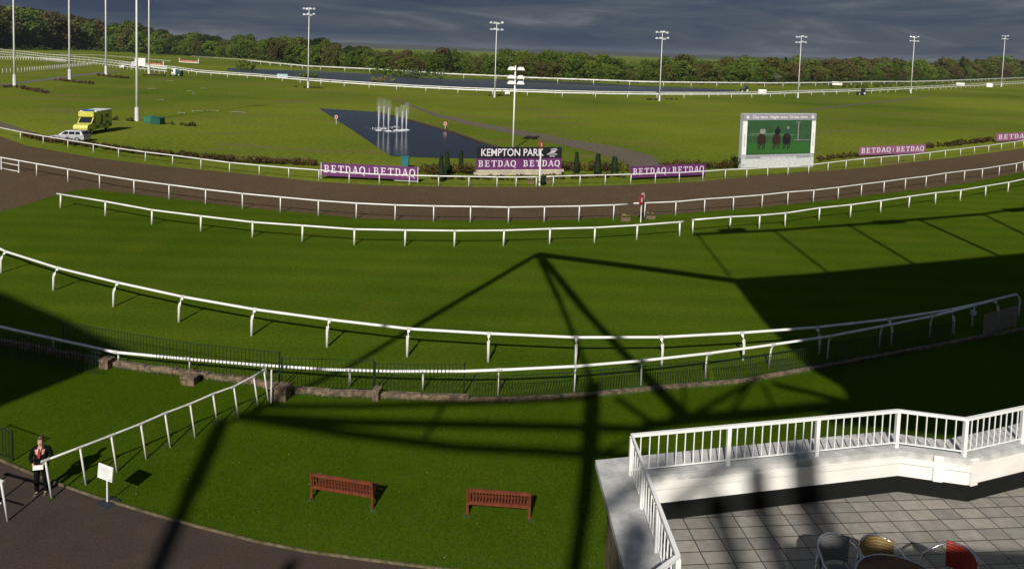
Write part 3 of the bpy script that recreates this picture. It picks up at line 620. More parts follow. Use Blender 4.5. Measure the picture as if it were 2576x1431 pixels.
# ================================================================== VEHICLES
GLASS = mat('dark_glass', (.015, .018, .022), .08, spec=.8)
TYRE = mat('tyre_rubber', (.02, .02, .02), .8)
YEL = mat('ambulance_yellow', (.60, .58, .10), .35, coat=.4)
GRN = mat('ambulance_green', (.02, .18, .06), .35)
SILV = mat('silver_paint', (.62, .62, .66), .25, .3, coat=.5)
def wheel(o, x, y, r=.36, w=.24):
    b = MB(); b.lathe([(r * .86, -w / 2), (r, -w / 2 + .03), (r, w / 2 - .03), (r * .86, w / 2)], 18); q = b.build('wheel', TYRE, o, (x, y, r), smooth=False); q.rotation_euler = (R(90), 0, 0)
    b = MB(); b.lathe([(r * .55, -w / 2 - .012), (r * .6, 0), (r * .55, w / 2 + .012)], 14); b.build('rim', STEEL, q)
def car(label, u, v, rz, L_=4.4, m=SILV):
    o = thing('estate_car', label, 'car', G(u, v), rz)
    # x forward, body as shaped side profile, narrowed at the roof
    hw = .86
    low = [(-2.2, .32), (-2.25, .62), (-2.15, .92), (-1.9, .98), (.75, .95), (1.75, .82), (2.12, .68), (2.2, .45), (2.15, .28)]
    b = MB(); b.prof_y(low, -hw, hw); b.build('body', m, o)
    n = 6; cab = [(-2.08, .95), (-1.78, 1.40), (-1.5, 1.48), (-.1, 1.49), (.25, 1.42), (.98, .94)]
    vs = [(x, s * (hw - .03 - (z - .95) * .30), z) for s in (-1, 1) for x, z in cab]
    MB().add(vs, [tuple(range(n)), tuple(range(2 * n - 1, n - 1, -1))] + [(i, n + i, n + (i + 1) % n, (i + 1) % n) for i in range(n)]).build('cabin', m, o)
    for s in (-1, 1):
        for x0, x1 in ((-1.78, -1.12), (-1.04, -.32), (-.24, .62)):
            b = MB(); zz0, zz1 = 1.0, 1.38; y0, y1 = s * (hw - .03 - .05 * .3 + .008), s * (hw - .03 - .43 * .3 + .008)
            xa = x0 + (.16 if x0 < -1.5 else 0); xb = x1 - (.42 if x1 > .5 else 0)
            b.add([(x0, y0, zz0), (x1, y0, zz0), (xb, y1, zz1), (xa, y1, zz1)], [(0, 1, 2, 3)]); b.build('side_window', GLASS, o)
    b = MB(); b.add([(.93, -.70, .99), (.93, .70, .99), (.32, .60, 1.40), (.32, -.60, 1.40)], [(0, 1, 2, 3)]); b.v = [(x + .03, y, z + .02) for x, y, z in b.v]; b.build('windscreen', GLASS, o)
    b = MB(); b.add([(-2.07, -.66, 1.02), (-2.07, .66, 1.02), (-1.84, .58, 1.36), (-1.84, -.58, 1.36)], [(0, 1, 2, 3)]); b.v = [(x - .03, y, z) for x, y, z in b.v]; b.build('rear_window', GLASS, o)
    for s in (-1, 1):
        MB().bbox((2.12, s * .62, .66), (.12, .34, .14), .02).build('headlight', mat('lamp_clear', (.8, .8, .8), .1), o)
        MB().bbox((-2.2, s * .68, .78), (.08, .26, .18), .02).build('tail_light', RED, o)
    for x in (-1.38, 1.38):
        for s in (-.80, .80): wheel(o, x, s, .33, .2)
    return o
car('silver grey estate car facing left behind the sand track rail', 175, 356, R(183))
# ambulance
o = thing('ambulance', 'yellow box ambulance with green chequers facing left behind the silver car', 'ambulance', G(234, 334), R(272))
MB().bbox((-.9, 0, 1.85), (4.2, 2.2, 2.5), .06).build('box_body', YEL, o)
MB().bbox((-.9, 0, 3.13), (4.25, 2.25, .14), .04).build('roof', WHITE, o)
b = MB(); b.prof_y([(1.2, .45), (3.2, .45), (3.3, 1.0), (3.15, 1.38), (2.2, 1.55), (1.55, 2.35), (1.2, 2.35)], -.97, .97); b.build('cab', YEL, o)
MB().bbox((1.35, 0, 2.75), (.9, 2.1, .8), .1).build('roof_pod', YEL, o)
b = MB(); b.add([(2.17, -.85, 1.60), (2.17, .85, 1.60), (1.62, .78, 2.30), (1.62, -.78, 2.30)], [(0, 1, 2, 3)]); b.v = [(x + .03, y, z + .02) for x, y, z in b.v]; b.build('windscreen', GLASS, o)
for s in (-1, 1):
    b = MB(); b.add([(1.35, s * .985, 1.5), (2.12, s * .985, 1.5), (1.62, s * .985, 2.2), (1.35, s * .985, 2.2)], [(0, 1, 2, 3)]); b.build('door_window', GLASS, o)
    b = MB(); b.box((-1.7, s * 1.105, 2.3), (.8, .02, .55)); b.build('side_window', GLASS, o)
    b = MB(); b.box((-.3, s * 1.105, 2.0), (.5, .02, 1.2)); b.build('side_door', mat('dark_door', (.05, .07, .03), .3), o)  # side door panel coloured darker than the yellow body
    b = MB()
    for i in range(5):
        for j in range(2):
            if (i + j) % 2 == 0: b.box((-2.6 + i * .84, s * 1.11, .98 + j * .42), (.84, .02, .42))
    b.build('chequer_band', GRN, o)
    MB().bbox((3.22, s * .7, .95), (.1, .34, .2), .02).build('headlight', mat('lamp_clear', (.8, .8, .8), .1), o)
b = MB(); b.box((3.28, 0, .62), (.14, 1.9, .26)); b.build('bumper', BLACK, o)
b = MB(); b.box((1.25, 0, 3.28), (.3, 1.6, .16)); b.build('light_bar', mat('blue_lens', (.03, .08, .4), .2), o)
for x in (-1.9, 2.35):
    for s in (-.92, .92): wheel(o, x, s, .38, .26)
# distant vehicles
o = thing('horsebox_lorry', 'white horsebox lorry behind the thick mast at upper left', 'lorry', G(349, 174), R(200))
MB().bbox((-.7, 0, 3.0), (4.2, 2.4, 3.6), .1).build('box_body', WHITE, o)
b = MB(); b.prof_y([(1.45, .7), (3.1, .7), (3.15, 2.0), (2.8, 3.2), (1.45, 3.4)], -1.1, 1.1); b.build('cab', mat('lilac_paint', (.60, .58, .68), .4), o)
MB().box((2.98, 0, 2.6), (.3, 1.9, .8)).build('windscreen', GLASS, o)
MB().box((0, -1.22, 1.0), (4.5, .05, .7)).build('side_skirt', DARKST, o)
for x in (-1.6, 2.2):
    for s in (-1, 1): wheel(o, x, s, .5, .3)
o = thing('buggy', 'small white and dark service buggy by the rail left of the lake', 'buggy', G(446, 192), R(170))
MB().bbox((1.0, 0, 1.5), (1.5, 1.7, 2.2), .12).build('cab', WHITE, o); b = MB(); b.box((-.8, 0, 1.3), (2.2, 1.6, 1.3)); b.build('load_bed', mat('dark_teal', (.03, .06, .06), .5), o)
MB().box((1.4, .86, 1.9), (.6, .03, .8)).build('door_window', GLASS, o)
for x in (-1.2, 1.1):
    for s in (-.8, .8): wheel(o, x, s, .5, .3)
o = thing('parked_van', 'low white van nose beside the horsebox lorry', 'van', G(308, 173), R(185)); MB().bbox((0, 0, .95), (1.9, 1.6, 1.1), .15).build('body', WHITE, o); MB().box((.4, .81, 1.2), (.8, .02, .4)).build('side_window', GLASS, o)
for x in (-.6, .6): wheel(o, x, .7, .35, .2); wheel(o, x, -.7, .35, .2)
def tractor(label, u, v):
    o = thing('tractor', label, 'tractor', G(u, v), R(180)); b = MB(); b.bbox((.9, 0, 1.1), (1.8, .8, .8), .1); b.build('bonnet', DARKST, o)
    b = MB(); b.prof_y([(-1.0, 1.0), (.2, 1.0), (.1, 2.5), (-.9, 2.5)], -.7, .7); b.build('cab', GLASS, o); MB().box((-.4, 0, 2.55), (1.3, 1.5, .12)).build('roof', mat('blue_grey', (.08, .10, .16), .5), o)
    for s in (-.9, .9): wheel(o, -.6, s, .8, .4); wheel(o, 1.4, s, .5, .3)
tractor('dark tractor beyond the rail just right of the lake', 1874, 233); tractor('black tractor on the near side of the rail at right', 2168, 240)
# orange hurdles
for lab, a, b_ in (('row of orange brush hurdles right of the horsebox lorry', (365, 165), (412, 168)), ('row of orange brush hurdles with white wings beyond the buggy', (452, 157), (500, 160))):
    p0, p1 = G(*a), G(*b_); w = (p1 - p0).length; o = thing('steeplechase_fence', lab, 'hurdle', p0, math.atan2(p1.y - p0.y, p1.x - p0.x), 'orange hurdles in the infield')
    MB().box((w / 2, 0, .9), (w, .6, 1.1)).build('brush', mat('orange_brush', (.38, .10, .04), .8, noise_s=.6, col2=(.45, .28, .18)), o)
    MB().box((w / 2, 0, 1.56), (w, .5, .16)).build('dark_top', mat('dark_red', (.12, .02, .01), .8), o)
    for x in (0, w): MB().box((x, -.2, 1.3), (.5, .2, 2.6)).build('wing', WHITE, o)
    MB().box((w / 2, -.4, .18), (w, .2, .3)).build('ground_board', WHITE, o)
# white boxes along far rail and a hut
for i, (u0, u1, v0, v1, lab) in enumerate(((1269, 1282, 230, 239, 'white box on the far rail right of the second lit mast'), (1907, 1927, 226, 239, 'white box standing at the rail right of the lake'), (2093, 2118, 206, 215, 'long low white board on the distant rail above the tractor'), (2405, 2426, 209, 216, 'long white box on the rail left of the last mast'), (2481, 2496, 210, 220, 'pale box on the rail just left of the last mast'), (697, 724, 187, 197, 'pale blue banner on the rail at the left end of the lake'))):
    p = G((u0 + u1) / 2, v1); s = ppm(p); ww, hh = (u1 - u0) / s, (v1 - v0) / s
    o = thing('rail_box', lab, 'box'if i < 5 else 'banner', p); b = MB(); b.bbox((0, 0, hh / 2 + .05), (ww, .6, hh), .08); b.build('shell', WHITE if i < 5 else mat('pale_blue', (.35, .52, .60), .5), o); MB().box((0, -.31, hh * .3), (ww * .9, .03, .12)).build('trim', RAILGREY, o)
o = thing('hut', 'small dark timber hut at the foot of the trees right of the screen', 'hut', G(1949, 208)); s = ppm(o.location); ww = 24 / s
MB().box((0, 0, 1.4), (ww, 3, 2.8)).build('wall', mat('dark_timber', (.04, .03, .025), .8), o)
b = MB(); b.prof_y([(-ww / 2 - .4, 2.8), (ww / 2 + .4, 2.8), (0, 4.8)], -1.8, 1.8); b.build('roof', mat('slate', (.06, .065, .075), .6), o)
# green tarpaulin boxes by the thick mast
for lab, u, v, wd_, h_ in (('light green tarpaulin crate next to the thick mast', 378, 309, 1.5, .9), ('dark green tarpaulin crate right of the lighter one', 397, 313, 1.7, 1.0)):
    o = thing('crate', lab, 'crate', G(u, v), R(-12)); gm = mat('tarp_' + str(int(u)), (.03, .16, .10) if u < 390 else (.012, .09, .06), .5)
    b = MB(); b.bbox((0, 0, h_ / 2), (wd_, 1.2, h_), .06); b.build('box', gm, o); b = MB(); b.prof_y([(-wd_ / 2 - .04, h_), (wd_ / 2 + .04, h_), (wd_ / 2 - .3, h_ + .16), (-wd_ / 2 + .3, h_ + .16)], -.63, .63); b.build('lid', gm, o)
o = thing('bin', 'teal wheeled bin behind the framed purple board', 'bin', G(1019, 424)); s = ppm(o.location)
b = MB(); b.prof_y([(-.36, .05), (.36, .05), (.44, 1.25), (-.44, 1.25)], -.4, .4); TEAL = mat('teal_plastic', (.02, .16, .16), .4); b.build('body', TEAL, o); MB().bbox((0, 0, 1.31), (.94, .9, .12), .03).build('lid', TEAL, o)
for s in (-.3, .3): wheel(o, s, .35, .12, .08)
# small low troughs on the infield
random.seed(3)
for i, (u, v, w_) in enumerate(((382, 226, 22), (478, 232, 15), (512, 225, 15), (487, 238, 8), (404, 254, 16), (428, 206, 18), (456, 288, 22), (497, 283, 30), (535, 282, 34), (598, 286, 44))):
    p = G(u, v); s = ppm(p); ww = w_ / s
    o = thing('low_rail', ['pale low rail lying on the infield grass left of the buggy', 'short low rail on the infield, left end of the middle row', 'short low rail on the infield, right end of the middle row', 'small bollard like rail stub on the infield', 'low rail on the grass right of the thick mast', 'low rail in front of the service buggy', 'low white rail at left of the broken line right of the crates', 'second piece of the broken white line right of the crates', 'third piece of the broken white line on the infield', 'rightmost long piece of the broken white line'][i], 'low rail', p, random.uniform(-.2, .1), 'low rails on the infield')
    DULL2 = mat('dull_timber', (.24, .25, .17), .8); MB().tube((-ww / 2, 0, .30), (ww / 2, 0, .30), .045, n=6).build('rail', DULL2, o)
    for x in (-ww * .4, ww * .4): MB().tube((x, 0, 0), (x, 0, .30), .04, n=6).build('post', DULL2, o)
# lifebuoy posts
for lab, u, v, t in (('red lifebuoy stand on the left bank of the pond', 846, 313, 289), ('red lifebuoy stand on the grass right of the pond', 1120, 325, 306)):
    p = G(u, v); h = TOPZ(p, t); o = thing('lifebuoy_stand', lab, 'lifebuoy stand', p, 0, 'lifebuoy stands by the pond'); MB().tube((0, 0, 0), (0, 0, h - .1), .06).build('post', DULLWHITE, o)
    MB().bbox((0, -.02, h - .42), (.50, .1, .70), .06).build('board', mat('signal_red', (.50, .05, .02), .5), o)
    b = MB(); pts = [(.22 * math.cos(a * math.pi / 8), -.14, h - .40 + .26 * math.sin(a * math.pi / 8)) for a in range(17)]; b.sweep(pts, .065, 6); b.build('lifebuoy', mat('buoy_white', (.75, .60, .55), .5), o)
# ================================================================== FOUNTAIN
mj = bpy.data.materials.new('water_spray'); mj.use_nodes = True; t = mj.node_tree; b = t.nodes['Principled BSDF']
b.inputs['Base Color'].default_value = (.75, .78, .82, 1); b.inputs['Roughness'].default_value = .9
c = N('ShaderNodeTexCoord', t); mp_ = N('ShaderNodeMapping', t); mp_.inputs['Scale'].default_value = (6, 6, 1.6); nz = N('ShaderNodeTexNoise', t); nz.inputs['Scale'].default_value = 2; nz.inputs['Detail'].default_value = 5
sp = N('ShaderNodeSeparateXYZ', t); mr = N('ShaderNodeMapRange', t); mr.inputs[1].default_value = 0; mr.inputs[2].default_value = 5; mr.inputs[3].default_value = .32; mr.inputs[4].default_value = .07
mr2 = N('ShaderNodeMapRange', t); mr2.inputs[1].default_value = .3; mr2.inputs[2].default_value = .7; mul = N('ShaderNodeMath', t, operation='MULTIPLY')
L = t.links.new; L(c.outputs['Object'], mp_.inputs[0]); L(mp_.outputs[0], nz.inputs['Vector']); L(nz.outputs['Fac'], mr2.inputs[0]); L(c.outputs['Object'], sp.inputs[0]); L(sp.outputs['Z'], mr.inputs[0]); L(mr.outputs[0], mul.inputs[0]); L(mr2.outputs[0], mul.inputs[1]); L(mul.outputs[0], b.inputs['Alpha'])
core = mat('jet_water', (.80, .83, .86), .6)
p = G(985, 331); fo = thing('fountain', 'white fountain with six tall water jets rising from the dark pond', 'fountain', p)
for u, v, tv in ((952.5, 329, 250), (965, 325, 252), (977, 331, 256), (998.4, 329, 272), (1011.6, 329, 268), (1022, 328, 262)):
    q = G(u, v); h = TOPZ(q, tv); d = q - p
    b = MB(); b.sweep([(0, 0, 0), (0, 0, h * .5), (0, 0, h * .78)], [.085, .06, .02], 8); j = b.build('jet', core, fo, (d.x, d.y, .05), smooth=True)
    b = MB(); b.lathe([(.10, .2), (.20, h * .35), (.40, h * .7), (.46, h * .95), (.3, h * 1.05)], 12); b.build('spray', mj, j, smooth=True)
    b = MB(); b.lathe([(.6, 0), (.45, .05), (.25, .10)], 14); b.build('splash', core, j)
for (du, dv, s) in ((-35, -4, 1.6), (-20, -6, 1.3), (8, -8, 1.2), (28, -2, 1.0), (20, 2, .8), (-5, 2, .8)):
    q = G(985 + du, 329 + dv) - p; b = MB(); random.seed(int(s * 10 + du))
    for _ in range(26): b.ball((random.gauss(0, s * .5), random.gauss(0, s * .5), random.uniform(0, .12)), random.uniform(.03, .10), 5, 4, (1, 1, .5))
    b.build('surface_foam', core, fo, (q.x, q.y, .03))

# ================================================================== PLANTS
def tree_proto(seed, wide, squash, leaf, n_blob, leaves, trunk_h, mats, conic=False):
    random.seed(seed); b = MB(); tb = MB()
    tb.sweep([(0, 0, 0), (.01, 0, trunk_h), (.0, .01, .75)], [.03, .02, .006], 7)
    for i in range(n_blob):
        t = (i + .5) / n_blob
        a = random.uniform(0, 6.283)
        if conic: z = .15 + .8 * t; rr = wide * .5 * (1 - t) * random.uniform(.5, .9); br = wide * .38 * (1.05 - t)
        else:
            z = trunk_h + (.93 - trunk_h) * (t ** .8); k = math.sin(math.pi * min(1, max(.12, (z - trunk_h * .6) / (1.02 - trunk_h * .6)))) ** .55
            rr = wide * .40 * k * random.uniform(.35, 1.05); br = wide * random.uniform(.17, .27) * (.6 + .5 * k)
        c = (rr * math.cos(a), rr * math.sin(a), z)
        if i % 3 == 0: tb.sweep([(0, 0, max(.1, z * .55)), (c[0] * .6, c[1] * .6, z * .85), c], [.012, .008, .003], 5)
        leafball(b, c, br, leaves, leaf * random.uniform(.8, 1.3), squash=squash)
    cr = b.build('crown', mats); tr = tb.build('trunk', BARK)
    r = (cr.data, tr.data); bpy.data.objects.remove(cr); bpy.data.objects.remove(tr); return r
PROTO = {}
for nm, mm in (('g', LEAFG), ('o', LEAFO), ('b', LEAFB), ('d', LEAFD)):
    for i in range(3): PROTO[nm + str(i)] = tree_proto(ord(nm) * 10 + i, (.85, 1.0, .72)[i], (.8, .7, .95)[i],   .030, (30, 34, 28)[i], 95, (.10, .08, .14)[i], mm)
PROTO['c0'] = tree_proto(77, .42, .9, .03, 22, 50, .08, LEAFD, True)
def tree(kind, p, h, label, group, w=1, cat='tree'):
    cr, tr = PROTO[kind]
    o = thing('tree', label, cat, p, random.uniform(0, 6.28), group)
    a = inst(tr, 'trunk', o); a.scale = (h, h, h); c_ = inst(cr, 'crown', o); c_.scale = (h * w, h * w, h)
    return o
TT = [(-120, 10), (0, 20), (52, 20), (105, 25), (147, 37), (184, 45), (236, 52.5), (289, 66), (315, 56), (354, 68), (407, 79), (446, 89), (486, 87), (578, 100), (630, 92), (644, 96), (723, 97), (788, 101), (854, 110), (880, 123), (946, 126), (1012, 134), (1064, 134), (1130, 123), (1195, 136.5), (1235, 142), (1261, 126), (1300, 124), (1327, 139), (1393, 135), (1472, 139), (1550, 144), (1572, 158), (1655, 156), (1708, 142), (1760, 150), (1918, 147), (1958, 147), (2089, 150), (2221, 152), (2326, 155), (2378, 150), (2457, 152), (2523, 144), (2546, 155), (2600, 154), (2700, 150)]
TB = [(-120, 124), (0, 124), (240, 127), (400, 136.5), (540, 143), (644, 149), (775, 165), (906, 175), (1038, 184), (1122, 187), (1288, 192.5), (1420, 200), (1550, 204), (1700, 206.5), (1932, 208), (2194, 204), (2326, 203), (2457, 199), (2576, 195), (2700, 192)]
SEG = [(-200, 260, 'tall bronze green tree in the high wood behind the left white rails'), (260, 640, 'tree in the dark wood behind the orange hurdles'), (640, 900, 'tree on the far lake bank behind the leftmost headed mast'), (900, 1270, 'tree on the far lake bank behind the fountain'), (1270, 1600, 'bright green leafy tree on the far bank behind the three tier lamp'), (1600, 1950, 'tree behind the far rail between screen and lamp post'), (1950, 2300, 'bronze or green tree behind the far rail above the big screen'), (2300, 2800, 'tree in the distant row at the right edge')]
random.seed(21)
def seg(u):
    for a, b, l in SEG:
        if a <= u < b: return l
for row in range(3):
    u = -70 + row * 7
    while u < 2650:
        vb = at_x(TB, u) - row * 1.0; p = G(u, vb); d = p.length
        p = p * (1 + row * .06); p.z = 0
        tv = at_x(TT, u) + (0, 3, 9)[2 - row] + random.uniform(-5, 9) + (random.uniform(0, 14) if row == 0 else 0)
        hpx = vb - tv; h = TOPZ(p, tv)
        if u < 260: ks = 'oobgg'
        elif u < 640: ks = 'ggodg'
        elif u < 900: ks = 'ggdgo'
        elif u < 1270: ks = 'goggb'
        elif u < 1960: ks = 'gggogo'
        else: ks = 'bobggo'
        if row == 2 and u < 900: ks += 'dd'
        k = random.choice(ks) + str(random.randint(0, 2))
        tree(k, p, h * 1.06, seg(u), seg(u).replace('tree', 'trees', 1), random.uniform(.8, 1.35))
        u += hpx * random.uniform(.34, .52) * (1.25 if row else 1)
tree('c0', G(1128, 188), TOPZ(G(1128, 188), 121), 'lone pointed dark conifer rising above the trees behind the fountain', None, 1.0)
tree('c0', G(1973, 205), TOPZ(G(1973, 205), 141), 'dark pointed conifer top left of the fourth headed mast', None, 1.1)
tree('c0', G(2419, 200), TOPZ(G(2419, 200), 140), 'dark twin topped conifer among the distant right hand trees', None, 1.1)
# undergrowth at the wood edge
def clump_strip(name, label, px, hm, dep, m, dens, leaf, kind=None, cat='hedge', seed=1, group=None):
    random.seed(seed); b = MB(); P = [G(u, v) for u, v in px]; off = P[0]
    for a, c in zip(P, P[1:]):
        n = max(1, int((c - a).length * dens))
        for _ in range(n):
            q = a.lerp(c, random.random()) + Vector((random.uniform(-dep, dep) * .3, random.uniform(-dep, dep), 0)) - off
            hh = hm * random.uniform(.55, 1.1); leafball(b, (q.x, q.y, hh * .5), hh * .5, 26, leaf, squash=1.0)
    o = b.build(name, m, loc=off); tag(o, label, None if kind else cat, group, kind); return o
clump_strip('undergrowth', 'bushy undergrowth along the foot of the wood', [(u, v + 1.5) for u, v in TB if -130 < u < 560], 5.0, 6, LEAFD, .22, .8, 'stuff', seed=5)
clump_strip('undergrowth', 'bushy undergrowth on the far bank of the lake', [(u, v + 1) for u, v in TB if 540 < u < 2710], 3.0, 4, LEAFD, .28, .5, 'stuff', seed=6)
clump_strip('reeds', 'olive reeds and long grass lining the far lake bank', [(u, v + 5) for u, v in F_ if u > 600], 1.6, 5, mat('reed_olive', (.10, .11, .035), .9, noise_s=.2, col2=(.06, .075, .02)), .55, .4, 'stuff', seed=7)
clump_strip('bush', 'rounded grey green willow bushes on the lake spit behind the fountain', [(1010, 193), (1050, 197), (1090, 199), (1120, 200)], 4.6, 5, mat('willow', (.07, .10, .03), .8, noise_s=.3, col2=(.045, .065, .02)), .9, .5, cat='bush', seed=8)
clump_strip('bush', 'wide bush at the lake edge left of the willow bushes', [(935, 186), (975, 189), (1010, 193)], 3.6, 4, LEAFG, .8, .45, cat='bush', seed=9)
clump_strip('bush', 'olive reed island in the lake left of the fountain', [(925, 207), (960, 209), (985, 211)], 3.0, 3, mat('reed_gold', (.13, .12, .03), .9), .9, .4, cat='reeds', seed=10)
clump_strip('bush', 'dark bush by the water behind the leftmost headed mast', [(755, 194), (790, 197)], 2.6, 3, LEAFG, .9, .4, cat='bush', seed=11)
clump_strip('bush', 'rounded bush at the left end of the lake', [(600, 174), (632, 178)], 4.5, 4, LEAFG, .9, .5, cat='bush', seed=12)
clump_strip('bush', 'low bushes behind the rail between the last two masts', [(2300, 217), (2400, 214), (2440, 211)], 2.2, 5, LEAFG, .45, .4, cat='bush', seed=13)
clump_strip('bush', 'low bushes behind the rail right of the big screen', [(2080, 222), (2160, 221), (2280, 216)], 2.0, 5, LEAFG, .35, .4, cat='bush', seed=14)
clump_strip('hedge', 'bronze clipped hedge behind the sand track rail, left of the framed board', [(60, 343), (130, 357), (230, 371), (330, 385), (430, 395), (520, 403), (620, 409), (720, 414), (800, 417)], .85, .5, HEDGEM, 8, .10, seed=15, group='bronze hedges behind the sand track')
clump_strip('hedge', 'bronze hedge between the framed board and the black sign', [(1052, 437), (1100, 438), (1196, 438)], 1.3, .6, HEDGEM, 8, .10, seed=16, group='bronze hedges behind the sand track')
clump_strip('hedge', 'bronze hedge behind the three clipped conifers', [(1414, 430), (1480, 430), (1582, 432)], 1.3, .6, HEDGEM, 8, .10, seed=17, group='bronze hedges behind the sand track')
clump_strip('hedge', 'reddish hedge between the purple board and the big screen', [(1660, 421), (1760, 424), (1855, 423)], 1.1, .8, HEDGEM, 8, .10, seed=18, group='bronze hedges behind the sand track')
clump_strip('hedge', 'sparse brown hedge right of the big screen', [(2052, 404), (2110, 398), (2158, 393)], .7, .8, HEDGEM, 2.5, .14, seed=19, group='bronze hedges behind the sand track')
clump_strip('hedge', 'brown hedge between the two right hand boards', [(2332, 373), (2420, 364), (2500, 355)], .9, .7, HEDGEM, 3, .16, seed=20, group='bronze hedges behind the sand track')
clump_strip('hedge', 'green shrubs planted round the foot of the black sign', [(1085, 452), (1150, 452), (1195, 450), (1250, 452), (1300, 452), (1345, 453), (1420, 450), (1500, 447), (1570, 446)], .55, .5, HEDGEG, 4, .12, seed=30, cat='shrubs')
clump_strip('bush', 'very dark shrub against the left side of the big screen', [(1852, 424), (1862, 424)], 2.0, .3, LEAFD, 12, .16, cat='bush', seed=31)
for i, (a, b_, lab) in enumerate((((0, 219), (60, 222), 'dark red flower bed at the foot of the mast nearest the left edge'), ((62, 224), (124, 236), 'brown flower bed right of the first bed'), ((145, 203), (240, 213), 'long brown flower bed at the second mast'), ((245, 190), (325, 199), 'dark flower bed beside the third mast'), ((350, 190), (430, 193), 'low brown bed behind the thick mast'), ((268, 301), (345, 306), 'rough grass patch left of the thick mast'), ((415, 313), (488, 318), 'rough weeds right of the green crates'), ((740, 220), (820, 224), 'dark low plants at the mast left of the fountain'), ((1228, 243), (1290, 241), 'dark low plants at the mast by the lamp post'), ((1625, 252), (1700, 251), 'dark low plants at the mast left of the screen'))):
    clump_strip('flower_bed', lab, [a, b_], .6 if i > 4 else .75, 1.4 if i not in (5, 6) else .5, HEDGEG if i > 4 else mat('bed_brown', (.085, .035, .018), .8, noise_s=.4, col2=(.03, .03, .01)), 1.6, .2, cat='flower bed', seed=40 + i, group='planted beds on the infield')
# clipped conifers
for i, (u, v, t, w_, lab) in enumerate(((1109, 457, 388, 16, 'broad dark clipped conifer nearest the framed board'), (1124, 444, 380, 16, 'dark clipped conifer touching the broad one on its right'), (1159, 434, 377, 14, 'slim dark clipped conifer just left of the black sign'), (1449.5, 436, 381, 14, 'slim flat topped conifer, first right of the black sign'), (1503, 440, 385, 19, 'cone shaped conifer, middle one right of the black sign'), (1545, 442, 392, 19, 'cone shaped conifer next to the right purple board'))):
    random.seed(60 + i); p = G(u, v); h = TOPZ(p, t); s = ppm(p); r = w_ / s / 2
    o = thing('conifer', lab, 'conifer', p, 0, 'clipped conifers round the black sign'); MB().tube((0, 0, 0), (0, 0, h * .6), .06, n=6).build('trunk', BARK, o)
    b = MB(); b.lathe([(r * .5, .1), (r * .85, h * .12), (r * .82, h * .45), (r * .62, h * .8), (r * .42, h * .96)], 14)
    for k in range(34):
        z = .1 + (h - .25) * k / 33; rr = r * (1 - .52 * (z / h) ** 2) * .9
        for a in range(7): an = random.uniform(0, 6.28); leafball(b, (rr * .86 * math.cos(an), rr * .86 * math.sin(an), z), r * .22, 9, .06)
    b.build('crown', CONIF, o)
# distant hills beyond the trees
hb = MB(); hp = []
for i in range(61):
    u = -200 + i * 50; q = G(u, 200); q = Vector((q.x, q.y, 0)).normalized() * 4200; hp.append(q)
vs = []
for i, q in enumerate(hp):
    z = 24 + 14 * noise.noise(Vector((i * .16, 0, 0))) + 7 * noise.noise(Vector((i * .5, 3, 0)))
    vs += [(q.x, q.y, -5), (q.x * 1.03, q.y * 1.03, z * .7), (q.x * 1.1, q.y * 1.1, z), (q.x * 1.3, q.y * 1.3, z * .9)]
fs = []
for i in range(60):
    for k in range(3): fs.append((i * 4 + k, i * 4 + 4 + k, i * 4 + 5 + k, i * 4 + 1 + k))
hb.add(vs, fs); hb.build('hills', mat('far_wood', (.030, .042, .030), .95, noise_s=.01, col2=(.018, .026, .022), detail=8), smooth=True)['kind'] = 'structure'
#PART2
# ================================================================== NEAR LAWN OBJECTS
WOOD = mat('red_brown_wood', (.165, .038, .013), .55, noise_s=5, col2=(.10, .024, .009), bump=.1)
def bench(label, a, b_, proto=None):
    p0, p1 = G(*a), G(*b_); w = (p1 - p0).length; rz = math.atan2(p1.y - p0.y, p1.x - p0.x)
    o = thing('park_bench', label, 'bench', p0, rz, 'wooden benches on the lawn')
    hb = .90; sy = .40
    for x in (.035, w - .035):
        b = MB(); b.add([(x + dx, dy, z) for z, dy0 in ((0, .03), (.42, .05), (hb, -.06)) for dx, dy in ((-.035, dy0 - .03), (.035, dy0 - .03), (.035, dy0 + .03), (-.035, dy0 + .03))], [(i * 4 + k, i * 4 + (k + 1) % 4, i * 4 + 4 + (k + 1) % 4, i * 4 + 4 + k) for i in range(2) for k in range(4)] + [(3, 2, 1, 0), (8, 9, 10, 11)]); b.build('leg', WOOD, o)
        MB().box((x, sy, .295), (.065, .065, .59)).build('leg', WOOD, o)
        b = MB(); b.bbox((x, sy * .5 + .0, .61), (.075, sy + .02, .035), .01); b.build('armrest', WOOD, o)
        MB().box((x, sy * .5 + .02, .36), (.045, sy - .08, .07)).build('side_rail', WOOD, o)
    b = MB()
    for i in range(5): b.box((w / 2, .10 + i * .075, .425 + (.012 if i == 0 else 0)), (w - .03, .062, .024))
    b.build('seat', WOOD, o)
    back = MB(); back.box((w / 2, -.052, hb - .05), (w - .07, .035, .10)); back.box((w / 2, .035, .42), (w - .07, .035, .09)); bk = back.build('backrest', WOOD, o)
    n = 19
    for i in range(n):
        x = .10 + (w - .2) * i / (n - 1)
        s = MB(); s.add([(x + dx, y + dy, z) for z, y in ((.46, .03), (hb - .10, -.045)) for dx, dy in ((-.019, -.009), (.019, -.009), (.019, .009), (-.019, .009))], [(0, 1, 5, 4), (1, 2, 6, 5), (2, 3, 7, 6), (3, 0, 4, 7)]); s.build('back_slat', WOOD, bk)
    return o
bench('red brown slatted bench on the lawn, left one of the pair and slightly turned', (780, 1259), (938, 1285))
bench('red brown slatted bench on the lawn nearer the white terrace', (1172, 1300), (1334, 1312))
